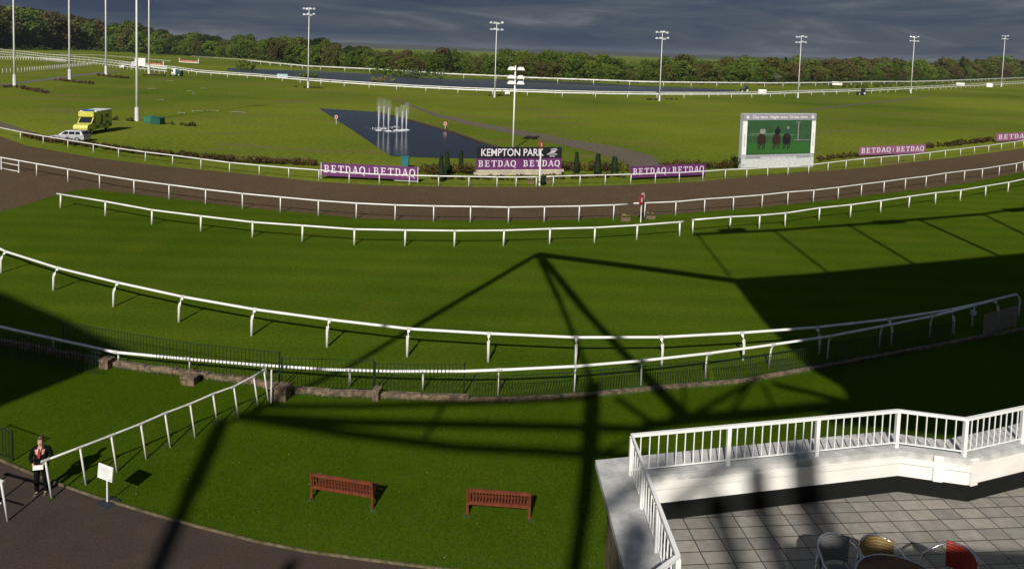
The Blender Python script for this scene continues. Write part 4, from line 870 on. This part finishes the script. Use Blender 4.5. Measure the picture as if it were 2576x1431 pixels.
# notice board
p = G(270, 1268); o = thing('notice_stand', 'white notice on a thin post in a dark rubber foot at the path edge', 'sign', p, 0)
h = TOPZ(p, 1166)
b = MB(); b.prof_y([(-.30, .0), (.30, .0), (.22, .09), (-.22, .09)], -.22, .22); q = b.build('foot', mat('dark_slate_foot', (.02, .025, .03), .7), o); q.rotation_euler = (0, 0, R(-25))
MB().tube((0, 0, .08), (0, 0, h - .3), .022).build('post', WHITE, o)
pn = MB(); pn.bbox((0, 0, 0), (.60, .03, .42), .008); q = pn.build('panel', mat('notice_white', (.80, .80, .78), .3), o, (-.03, -.03, h - .21)); q.rotation_euler = (R(-6), 0, R(-24))
b = MB()
for i, ww in enumerate((.18, .34, .30, .12, .36, .3)): b.box((-.02 + .01 * (i % 2), -.0185, .13 - i * .045), (ww, .003, .010))
b.box((.22, -.0185, -.15), (.07, .003, .05)); b.build('lettering', mat('faded_teal_ink', (.35, .48, .45), .6), q)
# person
SKIN = mat('skin', (.55, .30, .22), .5); SUIT = mat('black_cloth', (.004, .004, .005), .9, noise_s=9, spec=.15); HAIR = mat('brown_hair', (.07, .035, .018), .6)
def skinned(name, verts, edges, radii, m, parent, sub=2, root=0):
    me = bpy.data.meshes.new(name); me.from_pydata(verts, edges, []); ob = bpy.data.objects.new(name, me); COL.objects.link(ob); ob.parent = parent
    md = ob.modifiers.new('skin', 'SKIN'); md.use_smooth_shade = True
    if not me.skin_vertices: ob.modifiers.remove(md); return ob
    for i, r in enumerate(radii):
        d = me.skin_vertices[0].data[i]; d.radius = (r, r) if not isinstance(r, tuple) else r; d.use_root = (i == root)
    s = ob.modifiers.new('sub', 'SUBSURF'); s.levels = s.render_levels = sub
    me.materials.append(m); return ob
p = G(104, 1243); pr = thing('person', 'person in a black suit and red tie holding white papers beside the diagonal fence', 'person', p, R(14))
V, Eg, Rd = [], [], []
def vtx(v, r, par=None):
    V.append(v); Rd.append(r); i = len(V) - 1
    if par is not None: Eg.append((par, i))
    return i
pel = vtx((0, 0, .95), .11); ab = vtx((0, .0, 1.12), .11, pel); ch = vtx((0, .01, 1.33), (.15, .11), ab); nk = vtx((0, .0, 1.50), .055, ch); hd = vtx((0, -.01, 1.585), .072, nk); h2_ = vtx((0, -.012, 1.69), .075, hd); vtx((0, .0, 1.75), .045, h2_)
ns_ = vtx((0, -.105, 1.62), .014, hd)
for s in (-1, 1):
    hp_ = vtx((s * .10, 0, .90), .088, pel); kn = vtx((s * .11, -.02, .50), .055, hp_); an = vtx((s * .115, .02, .09), .040, kn); vtx((s * .13, -.15, .035), .032, an)
    sh_ = vtx((s * .19, .01, 1.41), .06, ch); el = vtx((s * .27, .02, 1.13), .042, sh_); wr = vtx((s * .13, -.20, 1.02), .028, el); pm = vtx((s * .075, -.25, .995), .030, wr)
    for k in range(4):
        f0 = vtx((s * .055, -.275, .985 + .022 * (k - 1.5)), .010, pm); f1 = vtx((s * .02, -.30, .98 + .022 * (k - 1.5)), .009, f0); vtx((s * -.002, -.285, .975 + .02 * (k - 1.5)), .008, f1)
    t0 = vtx((s * .085, -.235, 1.03), .011, pm); vtx((s * .05, -.255, 1.055), .009, t0)
skinned('body', V, Eg, Rd, SKIN, pr)
V, Eg, Rd = [], [], []
w0 = vtx((0, .005, 1.0), (.165, .125)); w1 = vtx((0, .005, 1.14), (.15, .115), w0); w2 = vtx((0, .01, 1.35), (.185, .13), w1); vtx((0, .02, 1.46), (.10, .08), w2); vtx((0, .01, .86), (.185, .14), w0)
for s in (-1, 1):
    a = vtx((s * .195, .01, 1.405), .078, w2); c = vtx((s * .285, .02, 1.13), .060, a); vtx((s * .155, -.175, 1.03), .045, c)
skinned('jacket', V, Eg, Rd, SUIT, pr)
V, Eg, Rd = [], [], []
w0 = vtx((0, .0, .93), (.15, .12))
for s in (-1, 1): a = vtx((s * .10, 0, .84), .10, w0); c = vtx((s * .112, -.015, .48), .078, a); vtx((s * .12, .015, .08), .062, c)
skinned('trousers', V, Eg, Rd, SUIT, pr)
b = MB(); b.add([(-.055, -.118, 1.47), (.055, -.118, 1.47), (.0, -.150, 1.20), (0, -.10, 1.47)], [(0, 2, 1), (0, 3, 2), (1, 2, 3)]); b.build('shirt', mat('shirt_white', (.75, .62, .60), .7), pr)
b = MB(); b.add([(-.022, -.135, 1.475), (.022, -.135, 1.475), (.036, -.162, 1.22), (0, -.166, 1.17), (-.036, -.162, 1.22), (0, -.12, 1.47)], [(0, 4, 3, 2, 1), (0, 5, 4), (1, 2, 5)]); b.build('tie', RED, pr)
b = MB(); b.ball((0, .018, 1.70), .098, 14, 10, (.92, 1.0, 1.0)); b.v = [(x, y, z if not (y < -.03 and z < 1.72) else z + .03) for x, y, z in b.v]; b.build('hair', HAIR, pr, smooth=True)
for s in (-1, 1):
    b = MB(); b.ball((s * .03, -.079, 1.655), .009, 6, 5); b.build('eye', BLACK, pr)
    b = MB(); b.ball((s * .128, -.05, .05), .06, 10, 8, (.85, 2.2, .8)); b.build('shoe', mat('shoe_leather', (.10, .085, .075), .25), pr, smooth=True)
pp = thing('papers', 'white folded papers held at the waist by the person', 'papers', (0, 0, 0), R(14)); 
q = p + Matrix.Rotation(R(14), 3, 'Z') @ Vector((.03, -.315, 1.0)); pp.location = q
b = MB(); b.box((0, 0, 0), (.27, .012, .13)); b.build('cover_sheet', WHITE, pp); b = MB(); b.box((.01, .010, .01), (.25, .006, .12)); b.build('inner_sheet', DULLWHITE, pp)

# small white daisies and litter dots on the lawn
random.seed(90); b = MB()
for _ in range(60):
    u, v = random.uniform(120, 1500), random.uniform(1010, 1425)
    if v < at_x(PE, u) - 6: q = G(u, v, .035); s = random.uniform(.006, .014); b.ball((q.x, q.y, .04), s, 5, 3, (1, 1, .6))
tag(b.build('daisies', mat('daisy_white', (.5, .5, .42), .7)), 'tiny white daisies scattered over the near lawn', kind='stuff')
random.seed(91); b = MB()
for _ in range(34000):
    u = random.uniform(-30, 1560); t = random.random() ** 1.6; v = 1000 + 425 * (1 - t) 
    lo = at_x(LE, u) + 6; hi = at_x(PE, u) - 1
    if v < lo or v > hi: continue
    q = G(u, v, .03); a = random.uniform(0, 3.14); hh = random.uniform(.02, .05); w_ = random.uniform(.004, .009)
    dx, dy = math.cos(a) * w_, math.sin(a) * w_; lx, ly = random.uniform(-.02, .02), random.uniform(-.02, .02)
    b.add([(q.x - dx, q.y - dy, .03), (q.x + dx, q.y + dy, .03), (q.x + lx, q.y + ly, .03 + hh)], [(0, 1, 2)])
for _ in range(5200):
    u = random.uniform(262, 2300); q = G(u, at_x(LE, u) + abs(random.gauss(0, 2.2)) + 1, .03)
    a = random.uniform(0, 3.14); hh = random.uniform(.05, .14); dx, dy = math.cos(a) * .012, math.sin(a) * .012
    b.add([(q.x - dx, q.y - dy, .03), (q.x + dx, q.y + dy, .03), (q.x + random.uniform(-.04, .04), q.y + random.uniform(-.04, .04), .03 + hh)], [(0, 1, 2)])
for u0, v0 in ((781, 1259), (938, 1286), (1173, 1300), (1334, 1313), (134, 1256), (216, 1212), (291, 1178), (364, 1148), (421, 1119), (484, 1092), (540, 1062), (592, 1040), (640, 1012)):
    c0 = G(u0, v0, .03)
    for _ in range(60):
        q = c0 + Vector((random.gauss(0, .06), random.gauss(0, .06), 0)); a = random.uniform(0, 3.14); dx, dy = math.cos(a) * .01, math.sin(a) * .01
        b.add([(q.x - dx, q.y - dy, .03), (q.x + dx, q.y + dy, .03), (q.x + random.uniform(-.03, .03), q.y + random.uniform(-.03, .03), .03 + random.uniform(.05, .12))], [(0, 1, 2)])
tag(b.build('grass', mat('grass_blade', (.060, .095, .012), .8, noise_s=1.2, col2=(.035, .065, .006))), 'short blades of grass on the near lawn', kind='stuff')

# ================================================================== TERRACE
ZF = 7.0; ZR = 8.20; ZC = 7.63
RL = [G(u, v, ZR) for u, v in ((1600, 1478), (1705.5, 1399), (1590, 1095), (2260, 1033), (2431, 1054), (2576, 1024.7), (2760, 985))]
def offs(P, d):
    out = []
    for i, p in enumerate(P):
        n = Vector((0, 0, 0)); k = []
        for a, b_ in ((i - 1, i), (i, i + 1)):
            if a >= 0 and b_ < len(P):
                t = (P[b_] - P[a]); t.z = 0; t.normalize(); k.append(Vector((-t.y, t.x, 0)))
        n = sum(k, Vector((0, 0, 0))).normalized(); c = n.dot(k[0]); out.append(p + n * d / max(c, .35))
    return out
ter = thing('terrace_building', 'white rendered roof terrace with dark skirting and grey paving at lower right', 'terrace', (0, 0, 0))
CONC = mat('coping_concrete', (.56, .55, .53), .85, noise_s=5, col2=(.38, .38, .37), bump=.4, bscale=30, detail=8)
REND = mat('white_render', (.84, .82, .78), .6, noise_s=2, col2=(.76, .74, .69), bump=.06)
def ring(name, P, do, di, z0, z1, m, parent):
    A, B = offs(P, do), offs(P, di); n = len(P); vs = []
    for i in range(n): vs += [(A[i].x, A[i].y, z0), (A[i].x, A[i].y, z1), (B[i].x, B[i].y, z1), (B[i].x, B[i].y, z0)]
    fs = []
    for i in range(n - 1):
        for k in range(4): j = (k + 1) % 4; fs.append((i * 4 + k, i * 4 + j, i * 4 + 4 + j, i * 4 + 4 + k))
    fs += [(3, 2, 1, 0), ((n - 1) * 4, (n - 1) * 4 + 1, (n - 1) * 4 + 2, (n - 1) * 4 + 3)]
    return MB().add(vs, fs).build(name, m, parent)
PF = RL[1:]
P0 = [G(1672, 1478, ZR), RL[1], *RL[2:]]
LEFT = [RL[2] + (RL[1] - RL[2]) * 2.2, RL[2]]; FRONT = RL[2:]
PC = [LEFT[0], *FRONT]
ring('coping', PC, .44, -.10, ZC - .09, ZC, CONC, ter)
ring('coping_step', PC, .36, -.15, ZC - .17, ZC - .092, REND, ter)
ring('parapet', PC, .30, -.11, ZF + .24, ZC - .172, REND, ter)
ring('skirting', PC, .28, -.135, ZF - .02, ZF + .238, mat('bitumen', (.009, .010, .009), .9, noise_s=4, spec=.15, bump=.2), ter)
ring('facade', PC, .26, .06, 0, ZF - .025, BRICK, ter)
q0, q1 = PC[-1], PC[0]
fl = offs(PC, .05); poly = [(p.x, p.y) for p in fl] + [(fl[-1].x, -1.6), (fl[0].x, -1.6)]
tm = bpy.data.materials.new('paving_tiles'); tm.use_nodes = True; t = tm.node_tree; bb = t.nodes['Principled BSDF']; bb.inputs['Roughness'].default_value = .8
c = N('ShaderNodeTexCoord', t); mp_ = N('ShaderNodeMapping', t); mp_.inputs['Rotation'].default_value = (0, 0, R(-6)); mp_.inputs['Location'].default_value = (.1, .12, 0)
br = N('ShaderNodeTexBrick', t); br.offset = 0; br.inputs['Scale'].default_value = 1; br.inputs['Brick Width'].default_value = .372; br.inputs['Row Height'].default_value = .232; br.inputs['Mortar Size'].default_value = .0085; br.inputs['Mortar Smooth'].default_value = .2
br.inputs['Color1'].default_value = (.30, .275, .235, 1); br.inputs['Color2'].default_value = (.20, .188, .172, 1); br.inputs['Mortar'].default_value = (.035, .035, .033, 1)
nz = N('ShaderNodeTexNoise', t); nz.inputs['Scale'].default_value = 7; nz.inputs['Detail'].default_value = 7; mr = N('ShaderNodeMapRange', t); mr.inputs[3].default_value = .6; mr.inputs[4].default_value = 1.35
mm = N('ShaderNodeMixRGB', t, blend_type='MULTIPLY'); mm.inputs[0].default_value = 1; L = t.links.new
L(c.outputs['Object'], mp_.inputs[0]); L(mp_.outputs[0], br.inputs['Vector']); L(c.outputs['Object'], nz.inputs['Vector']); L(nz.outputs['Fac'], mr.inputs[0]); L(br.outputs['Color'], mm.inputs[1]); L(mr.outputs[0], mm.inputs[2]); L(mm.outputs[0], bb.inputs['Base Color'])
bp = N('ShaderNodeBump', t); bp.inputs['Strength'].default_value = .5; bp.inputs['Distance'].default_value = .01; bp.invert = True; L(br.outputs['Fac'], bp.inputs['Height']); L(bp.outputs[0], bb.inputs['Normal'])
MB().prism(poly[::-1], ZF - .3, ZF).build('paving', tm, ter)
# downpipe box on the inner face at the right bend
p = offs(FRONT, -.13)[2]; tt = (FRONT[3] - FRONT[2]).normalized()
MB().bbox((p.x + tt.x * .10, p.y + tt.y * .10 - .0, ZF + .44), (.14, .05, .42), .012, math.atan2(tt.y, tt.x)).build('pier', REND, ter)
p2 = p - (FRONT[2] - FRONT[1]).normalized() * .42
MB().bbox((p2.x, p2.y, ZF + .44), (.13, .045, .40), .012, math.atan2(*(FRONT[2] - FRONT[1]).normalized().yx)).build('pier', REND, ter)
# balustrade
bal = thing('balustrade', 'white metal balustrade with square posts and thin balusters on the terrace parapet', 'balustrade', (RL[2].x, RL[2].y, ZC))
off = Vector((RL[2].x, RL[2].y, ZC)); hb = ZR - ZC
LP = [p - Vector((off.x, off.y, ZR)) for p in RL]
rail_b = MB(); rail_b.sweep([p + Vector((0, 0, hb)) for p in LP], .036, 4, flat=.8); rail_b.build('handrail', WHITE, bal)
rail_b = MB(); rail_b.sweep([p + Vector((0, 0, .07)) for p in LP], .012, 4); rail_b.build('bottom_rail', WHITE, bal)
pb = MB(); pb.box((0, 0, hb / 2 - .01), (.055, .055, hb - .02)); o_ = pb.build('post', WHITE); pme = o_.data; bpy.data.objects.remove(o_)
bb_ = MB(); bb_.box((0, 0, hb / 2 + .02), (.014, .014, hb - .10)); o_ = bb_.build('baluster', WHITE); bme = o_.data; bpy.data.objects.remove(o_)
posts = [LP[1], LP[2], LP[3], LP[4], LP[2].lerp(LP[3], .345), LP[2].lerp(LP[3], .68), LP[1].lerp(LP[2], .36), LP[1].lerp(LP[2], .70), LP[5]]
for q in posts: inst(pme, 'post', bal, (q.x, q.y, 0), .1)
count = 0
for a, b_ in zip(LP, LP[1:]):
    n = int((b_ - a).length / .137)
    for i in range(1, n + 1):
        q = a.lerp(b_, i / (n + 1))
        if min((q - k).length for k in posts) > .05 and count < 100: inst(bme, 'baluster', bal, (q.x, q.y, 0), .1); count += 1
# terrace furniture
ALU = mat('aluminium', (.72, .72, .74), .22, .9)
def weave(name, c1, c2):
    m = bpy.data.materials.new(name); m.use_nodes = True; t = m.node_tree; b = t.nodes['Principled BSDF']; b.inputs['Roughness'].default_value = .5
    c = N('ShaderNodeTexCoord', t); w = N('ShaderNodeTexWave', t, bands_direction='Z'); w.inputs['Scale'].default_value = 9; w.inputs['Distortion'].default_value = .6
    w2 = N('ShaderNodeTexNoise', t); w2.inputs['Scale'].default_value = 18
    mx = N('ShaderNodeMixRGB', t); mx.inputs[1].default_value = (*c2, 1); mx.inputs[2].default_value = (*c1, 1); ad = N('ShaderNodeMath', t, operation='MULTIPLY')
    t.links.new(c.outputs['Object'], w.inputs['Vector']); t.links.new(c.outputs['Object'], w2.inputs['Vector']); t.links.new(w.outputs['Fac'], ad.inputs[0]); t.links.new(w2.outputs['Fac'], ad.inputs[1])
    m2 = N('ShaderNodeMath', t, operation='MULTIPLY'); m2.inputs[1].default_value = 1.9; t.links.new(ad.outputs[0], m2.inputs[0]); t.links.new(m2.outputs[0], mx.inputs[0]); t.links.new(mx.outputs[0], b.inputs['Base Color']); return m
def chair(label, p, rz, m):
    o = thing('bistro_chair', label, 'chair', p, rz, 'aluminium bistro chairs on the terrace'); o.scale = (1.12, 1.1, .99)
    # faces -y
    b = MB(); b.lathe([(.19, .43), (.205, .44), (.205, .455), (.19, .465)], 20, sy=.98); b.build('seat', m, o)
    n = 9; vs = []
    for i in range(n + 1):
        a = R(-58 + 116 * i / n)
        for z, r in ((.50, .205), (.80, .235)):
            for dr in (0, .012): vs.append(((r + dr) * math.sin(a), (r + dr) * math.cos(a) - .0, z))
    fs = []
    for i in range(n):
        k = i * 4; fs += [(k, k + 4, k + 6, k + 2), (k + 1, k + 3, k + 7, k + 5), (k + 2, k + 6, k + 7, k + 3), (k, k + 1, k + 5, k + 4)]
    MB().add(vs, fs).build('backrest', m, o)
    pts = [(.24, -.20, 0), (.235, -.17, .45), (.245, -.12, .62), (.255, 0, .67)] + [(.242 * math.sin(R(a)), .242 * math.cos(R(a)) + .004, .67 + .145 * math.sin(R(90 - a)) ** .8 if a < 90 else .67) for a in (75, 58, 40, 20, 0)]
    pts = pts + [(-x, y, z) for x, y, z in pts[-2::-1]]
    MB().sweep(pts, .0125, 8).build('frame', ALU, o, smooth=True)
    for s in (-1, 1): MB().sweep([(s * .20, .24, 0), (s * .19, .17, .45), (s * .205, .15, .66)], .0125, 8).build('leg', ALU, o, smooth=True)
    MB().sweep([(.21 * math.cos(a * math.pi / 8), .20 * math.sin(a * math.pi / 8), .44) for a in range(17)], .010, 6, cap=False).build('seat_ring', ALU, o, smooth=True)
    return o
def atz(u, v, z): q = G(u, v, z); return Vector((q.x, q.y, ZF))
tp = atz(2274, 1470, ZF + .72)
o = thing('round_table', 'round brown wooden table with metal rim cut off by the lower right frame edge', 'table', tp)
RT = .50
b = MB(); b.lathe([(RT - .02, .70), (RT - .02, .722)], 40); b.build('tabletop', mat('table_wood', (.20, .11, .06), .75, spec=.2, noise_s=5, col2=(.10, .055, .035)), o)
b = MB(); b.lathe([(RT - .019, .695), (RT, .70), (RT, .724), (RT - .019, .726)], 40); b.f = b.f[:-2]; b.m = b.m[:-2]; b.build('rim', ALU, o)
MB().tube((0, 0, .03), (0, 0, .70), .035, n=12).build('column', ALU, o)
for a in range(4): MB().sweep([(0, 0, .10), (.30 * math.cos(a * 1.571 + .4), .30 * math.sin(a * 1.571 + .4), .02)], .02, 6).build('foot', ALU, o)
GOLD = weave('gold_weave', (.34, .24, .09), (.16, .10, .04)); REDW = weave('red_weave', (.42, .045, .02), (.18, .02, .012)); GRW = weave('grey_weave', (.17, .17, .17), (.11, .11, .115))
chair('chair with woven gold back directly behind the round table', atz(2207, 1356, ZF + .8) + Vector((0, -.19, 0)), R(10), GOLD)
chair('chair with bright red woven back on the right of the round table', atz(2398, 1374, ZF + .8) + Vector((-.10, -.12, 0)), R(-80), REDW)
chair('chair with dark grey woven back left of the gold one', atz(2108, 1350, ZF + .8) + Vector((-.02, -.20, 0)), R(20), GRW)
# ================================================================== GRANDSTAND behind the camera: its roof throws the long shadows
gs = thing('grandstand', 'grandstand behind the viewpoint with steel roof trusses', 'grandstand', (0, -20, 0))
def gl(m): return m
b = MB(); b.box((-5, 3.2, 6.1), (90, 30, 12.2)); b.build('stand_body', REND, gs)
b = MB(); b.box((23.6, 9.5, 13.3), (43.6, 18.6, 2.35)); b.build('upper_deck', REND, gs)
ZH = 24.0; T = (1 / math.tan(EL))
def lift(p, z=ZH, zt=0): k = (z - zt) * T; return Vector((p.x - k * math.sin(AZ), p.y - k * math.cos(AZ) + 20, z))
def beam(pts, wpx, name='truss_shadow_beam', z=ZH):
    P = [G(u, v, 0) for u, v in pts]
    for a, c in zip(P, P[1:]):
        m_ = proj((a + c) / 2); e0, e1 = proj(a), proj(c); dl = math.hypot(e1[0] - e0[0], e1[1] - e0[1]); nx, ny = -(e1[1] - e0[1]) / dl, (e1[0] - e0[0]) / dl
        g0, g1 = G(m_[0] - nx * wpx / 2, m_[1] - ny * wpx / 2), G(m_[0] + nx * wpx / 2, m_[1] + ny * wpx / 2); tn = (c - a).normalized(); dd = g1 - g0
        w = (dd - tn * dd.dot(tn)).length; A, C = lift(a, z), lift(c, z); b = MB(); b.tube(A, C, w / 2, n=8); b.build(name, STEEL, gs)
beam([(1352, 640), (1050, 818), (880, 922), (600, 1055)], 10.5)
beam([(560, 1062), (480, 1240), (395, 1440)], 38.6, 'column_shadow_beam')  # unseen flat beam at roof level, added to throw a column's shadow
beam([(1350, 640), (1600, 672), (1845, 706)], 7.7)
beam([(1352, 642), (1405, 750), (1450, 860), (1492, 970)], 12.6)
beam([(1492, 970), (1484, 1130), (1468, 1290), (1440, 1470)], 46, 'column_shadow_beam')  # also laid flat at roof height, in place of a column, for its shadow
beam([(1362, 645), (1470, 780), (1580, 900), (1740, 1055)], 16.8)
beam([(600, 1045), (900, 1062), (1288, 1070), (1640, 1080)], 14)
beam([(600, 1045), (860, 1088), (1150, 1125), (1640, 1150)], 15.4)
beam([(640, 1022), (900, 1022), (1180, 1014), (1500, 1000)], 9.1)
beam([(1120, 1012), (1070, 1105)], 11.9)
beam([(1553, 1003), (1640, 1062)], 11.2)
beam([(1622, 949), (1722, 1052)], 22.4)
beam([(1717, 965), (1724, 1040)], 9.8)
beam([(1745, 1042), (1866, 975), (1905, 950)], 12.6)
beam([(1836, 1040), (1884, 970)], 11.9)
beam([(1919, 968), (1948, 1032)], 9.1)
beam([(1945, 966), (2130, 1010)], 7.7)
beam([(1690, 1056), (1850, 1046), (2130, 1018)], 21)
beam([(1620, 1072), (1780, 1052)], 18.2)
beam([(1480, 1150), (1640, 1085)], 8.4)
def deck(pts, name='roof_deck', th=.5):
    P = [lift(G(u, v, 0)) for u, v in pts]; MB().prism([(p.x, p.y) for p in P], ZH - th / 2, ZH + th / 2).build(name, RAILGREY, gs)
deck([(1843, 705), (1915, 801), (2030, 920), (2108, 962), (2135, 1005), (2080, 1055), (2500, 1100), (2900, 1100), (3300, 900), (3300, 560), (2900, 608), (2576, 640), (2030, 693)])
deck([(-300, 640), (0, 744), (147, 807), (236, 851), (318, 892), (262, 915), (205, 940), (0, 1022), (-300, 1130)])
beam([(1745, 590), (1945, 580), (2168, 564), (2313, 552), (2470, 539), (2600, 520), (2760, 498)], 4.2, 'front_pipe')
for a in (((1755, 592), (1840, 700)), ((1950, 583), (2088, 690)), ((2140, 570), (2312, 672)), ((2318, 556), (2522, 648)), ((2480, 543), (2680, 640))): beam(a, 4.6, 'front_strut')
for u, v, w in ((1842, 580, 60), (2235, 559, 66), (2562, 528, 60)): beam([(u - w / 2, v + 2), (u + w / 2, v - 2)], 7, 'floodlight_housing')
# unseen beams added to throw mottled shade on the terrace
def tbeam(a, b_, w, z=25.5):
    A = lift(Vector((a[0], a[1], 0)), z, ZF); C = lift(Vector((b_[0], b_[1], 0)), z, ZF); m = MB(); m.tube(A, C, w / 2, n=8); m.build('truss_shadow_beam', STEEL, gs)
tbeam((4.45, 9.0), (4.65, 11.6), .48); tbeam((3.55, 7.5), (3.85, 11.0), .34); tbeam((2.95, 7.0), (3.15, 10.35), .30); tbeam((2.5, 10.2), (3.9, 11.6), .2)
tbeam((1.1, 9.6), (2.6, 11.2), .22); tbeam((1.0, 6.6), (1.9, 9.6), .42); tbeam((3.9, 8.2), (5.2, 9.4), .34)
for x in (-30, -12, 8, 26): MB().tube((x, -4, 12.2), (x, -4, ZH), .35, n=10).build('column', STEEL, gs)
for x in (-30, -12, 8, 26): MB().tube((x, -4, 21), (x, 4, ZH), .2, n=8).build('brace', STEEL, gs)
MB().tube((-44, -4, ZH), (48, -4, ZH), .25, n=8).build('ridge_beam', STEEL, gs)

# thin evening haze
hz = MB().box((0, 2900, 21), (16000, 6600, 52)).build('haze', []); hz['kind'] = 'stuff'; hz['label'] = 'thin pale evening haze over the course'
hm = bpy.data.materials.new('haze_air'); hm.use_nodes = True; t = hm.node_tree; t.nodes.clear(); ho = N('ShaderNodeOutputMaterial', t); hv = N('ShaderNodeVolumePrincipled', t)
hv.inputs['Color'].default_value = (.80, .86, .95, 1); hv.inputs['Density'].default_value = .00004; t.links.new(hv.outputs[0], ho.inputs['Volume']); hz.data.materials.append(hm)
